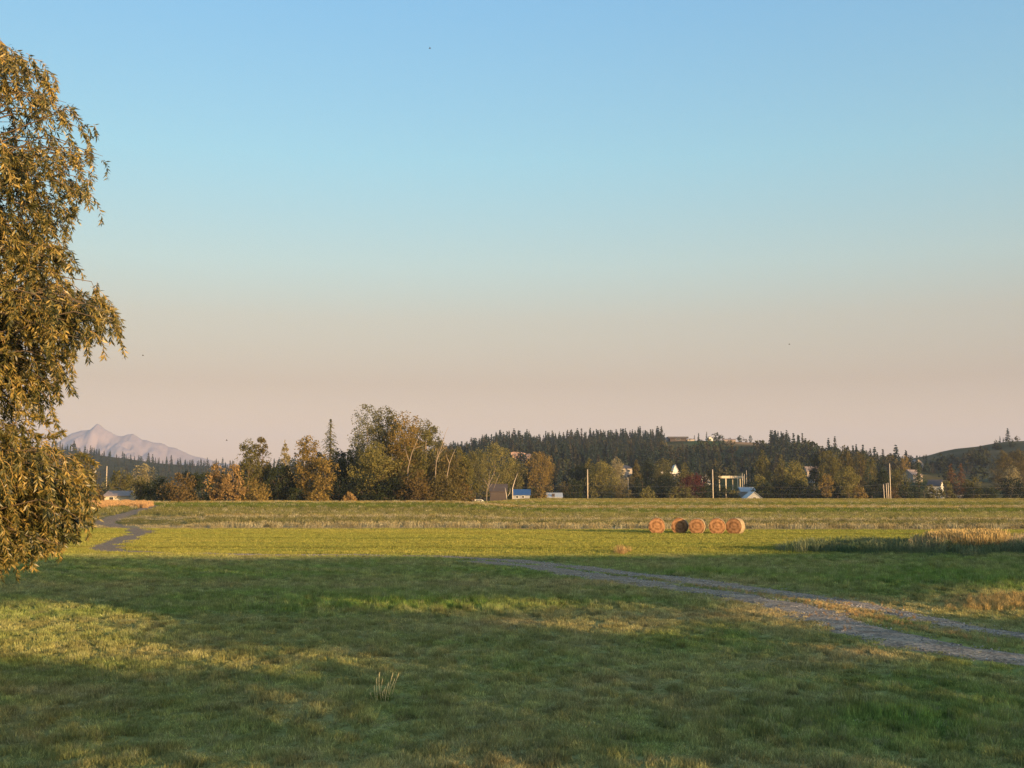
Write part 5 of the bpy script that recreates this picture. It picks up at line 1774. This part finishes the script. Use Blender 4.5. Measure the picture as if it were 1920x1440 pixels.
# scrub on the right hill and along its foot
n = 900
x = r_.uniform((1600 - 960) / F * 800, (2250 - 960) / F * 900, n)
y = r_.uniform(640, 905, n)
z = hill_z('right', x, y)
px = 960 + F * x / y
k = (z > 1) & (fbm(x / 45, y / 45, 18, 3) > .42 + .28 * sstep(800, 880, y)) & ((px > 1840) | (y < 840))
scatter("hill_scrub", np.stack([x[k], y[k], z[k] - .4], -1), bush_c, 5, r_.uniform(.35, .95, k.sum()), np.ones((k.sum(), 3)), .02, 9)
# broken woodland on the valley floor between the named trees and the hills
n = 520
x = r_.uniform(-1, 1, n)
y = r_.uniform(560, 900, n)
x = x * .55 * y
px = 960 + F * x / y
fieldgap = ((px > 1730) & (px < 1890) & (y < 660)) | ((px > 1340) & (px < 1395) & (y < 800))
k = (fbm(x / 70, y / 70, 28, 3) > .42) & ~fieldgap & (np.abs(px - 1720) > 22)
zz = np.maximum.reduce([gz(x, y), hill_z('mid', x, y), hill_z('right', x, y), hill_z('left', x, y)])
scatter("valley_wood", np.stack([x[k], y[k], zz[k] - .4], -1), bush_c, 5, r_.uniform(.7, 1.4, k.sum()), np.ones((k.sum(), 3)), .02, 10)


def hill_plant(src, px, hn, s, label, cat, wx=1.0, dy=0):
    y = HILLS[hn]['d'] + dy
    x = (px - 960) / F * y
    o = src.copy()
    C.objects.link(o)
    o.location = (x, y, float(hill_z(hn, np.array([x]), np.array([y]))[0]) - .3)
    o.scale = (s * wx, s * wx, s)
    return tag(o, label, cat)


hill_plant(hc[0], 1310, 'mid', .55, 'small pointed conifer between the hilltop houses', 'conifer', 1.1)
hill_plant(hc[2], 1325, 'mid', .62, 'dark conifer right beside the brick hilltop house', 'conifer', .9)
hill_plant(hc[3], 1302, 'mid', .4, 'tiny conifer left of the small pointed hilltop conifer', 'conifer', 1.0)
hill_plant(hb[0], 1342, 'mid', 1.05, 'largest rounded tree on the bare part of the hilltop', 'tree', 1.1)
hill_plant(hb[1], 1352, 'mid', .85, 'rounded tree touching the largest hilltop tree', 'tree', 1.0)
hill_plant(hb[2], 1388, 'mid', .8, 'dark rounded bush on the orange hilltop slope', 'tree', 1.2)
hill_plant(hb[3], 1399, 'mid', .45, 'small bush on the orange hilltop slope', 'tree', .9)
hill_plant(hb[4], 1407, 'mid', 1.0, 'narrow upright tree at the end of the hilltop', 'tree', .5)
hill_plant(hb[0], 1368, 'mid', .5, 'low reddish bush left of the dark hilltop bush', 'tree', 1.0)
hill_plant(hc[1], 1890, 'right', .75, 'lone conifer on the skyline of the right hill', 'conifer', 1.35)
hill_plant(hc[4], 1875, 'right', .38, 'small conifer left of the lone skyline conifer', 'conifer', .9)
hill_plant(hc[5], 1867, 'right', .24, 'tiny conifer farthest left on the right hill skyline', 'conifer', .9)
hill_plant(hc[6], 1881, 'right', .28, 'tiny conifer next to the lone skyline conifer', 'conifer', .9)
hill_plant(hb[2], 1907, 'right', .55, 'dark bush right of the lone skyline conifer', 'tree', 1.0)
hill_plant(hb[3], 1656, 'mid', .9, 'round tree on the low skyline left of the right hill', 'tree', .9, -60)
hill_plant(hb[1], 1645, 'mid', .6, 'smaller round tree on the low skyline saddle', 'tree', 1.2, -60)
hill_plant(hb[4], 1672, 'mid', .6, 'low wide tree on the saddle right of the round tree', 'tree', 1.3, -60)


def hz_at(px, hn):
    d = HILLS[hn]['d']
    x = (px - 960) / F * d
    return float(hill_z(hn, np.array([x]), np.array([d]))[0]) - .2


building("house", 1256, 1286, 822.5, 819.5, 1092, 14, 'barn', 'dark_roof', 'flat dark roofed modern house on the hilltop', 'flat', floor=hz_at(1271, 'mid'), wins=[(.5, .55, 4, 1.4)], over=1.0)
building("house", 1289, 1302, 824.5, 822, 1092, 12, 'beige', 'brown_roof', 'low white house right of the flat roofed hilltop house', 'hip', floor=hz_at(1295, 'mid'), wins=[(.3, .5, 2, 1.2)])
building("house", 1327, 1337, 823, 818.5, 1090, 10, 'white', 'brown_roof', 'hilltop house with brick red gable and white wall', 'front', floor=hz_at(1332, 'mid'), wins=[(.5, .5, 1.4, 1.2)])
building("shed", 1358, 1380, 825.5, 823, 1095, 8, 'brown_roof', 'brown_roof', 'low brown roofed building on the orange hilltop', 'gable', cat='shed', floor=hz_at(1369, 'mid'))
building("house", 1241, 1254, 823.5, 820.5, 1094, 10, 'grey_wall', 'brown_roof', 'brown roofed house at the left of the flat roofed house', 'gable', floor=hz_at(1247, 'mid'), wins=[(.5, .5, 1.6, 1.2)])

# ------------------------------------------------------------------ small foreground things
g = ground(716, 1312)
root = empty("grass_tuft", g, "tuft of tall pale grass stalks standing alone on the lawn", "grass tuft")
r_ = np.random.default_rng(3)
sc_ = g[1] / F
mbs = MB()
for dx, hh, ln in [(-9, 47, .03), (-8, 44, .0), (-4, 38, .1), (0, 20, .2), (3, 16, -.1), (8, 30, .12), (11, 34, .05), (14, 49, .10), (16, 40, .18), (20, 44, .15), (-16, 26, .05), (-21, 14, -.05), (5, 25, .05), (-2, 30, -.1)]:
    x0, h_ = dx * sc_, hh * sc_
    y0 = r_.normal(0, .08)
    mbs.tube([(x0 * .7, y0, -.02), (x0 * .9 + ln * h_ * .4, y0, h_ * .55), (x0 + ln * h_, y0, h_ * .9), (x0 + ln * h_ + .01, y0, h_)], [.0055, .0045, .008, .003], 4)
M['stalk'] = rough_mat("dry_stalk", (.62, .50, .24), .2, 8)
M['tuft'] = rough_mat("tuft_leaf", (.075, .11, .02), .3, 8)
mbs.build("stalks", M['stalk'], root)
bl = []
for k in range(160):
    a, rr = r_.uniform(0, 6.28), .2 * math.sqrt(r_.uniform())
    q = np.array([rr * math.cos(a) * 1.2, rr * math.sin(a), -.02])
    h_ = r_.uniform(.07, .2)
    u = np.array([math.cos(a + 1), math.sin(a + 1), 0]) * .005
    o_ = np.array([r_.normal(0, .05), r_.normal(0, .05), h_])
    bl.append([q - u, q + u, q + o_ + u * .2, q + o_ - u * .2])
quads_obj("blades", np.array(bl), M['tuft'], root)


def insect(px, py, d, s, label):
    c = P(px, py, d)
    root = empty("flying_insect", c, label, "insect")
    MB().tube([(-s, 0, 0), (-s * .3, 0, s * .1), (s * .5, 0, s * .05), (s, 0, 0)], [s * .1, s * .28, s * .25, s * .08], 6).build("body", M['insect'], root, True)
    for sg in (-1, 1):
        MB().add([(0, 0, s * .2), (s * .5, sg * s * .3, s * 1.0), (-s * .2, sg * s * .5, s * 1.1), (-s * .4, 0, s * .2), (0, .01 * s, s * .16), (s * .5, sg * s * .3, s * .96), (-s * .2, sg * s * .5, s * 1.06), (-s * .4, .01 * s, s * .16)],
                 [(0, 1, 2, 3), (7, 6, 5, 4), (0, 4, 5, 1), (1, 5, 6, 2), (2, 6, 7, 3), (3, 7, 4, 0)]).build("wing", M['insect'], root)


insect(806, 91, 10, .011, 'small dark insect high in the blue sky')
insect(268, 667, 10, .009, 'tiny dark insect in the pale sky above the mountain')
insect(1480, 646, 10, .008, 'tiny dark insect in the pale sky at right')
insect(425, 826, 10, .009, 'tiny dark insect low above the left ridge')

# ------------------------------------------------------------------ evening haze
HAZE = 8e-5
if HAZE:
    mb = MB().box(-6500, 6500, -300, 11400, -26, 640)
    m, t, out = newmat("haze")
    pv = N(t, "ShaderNodeVolumePrincipled")
    pv.inputs["Color"].default_value = (.48, .58, .86, 1)
    pv.inputs["Density"].default_value = HAZE
    t.links.new(pv.outputs[0], out.inputs["Volume"])
    tag(mb.build("haze", m), kind='stuff')
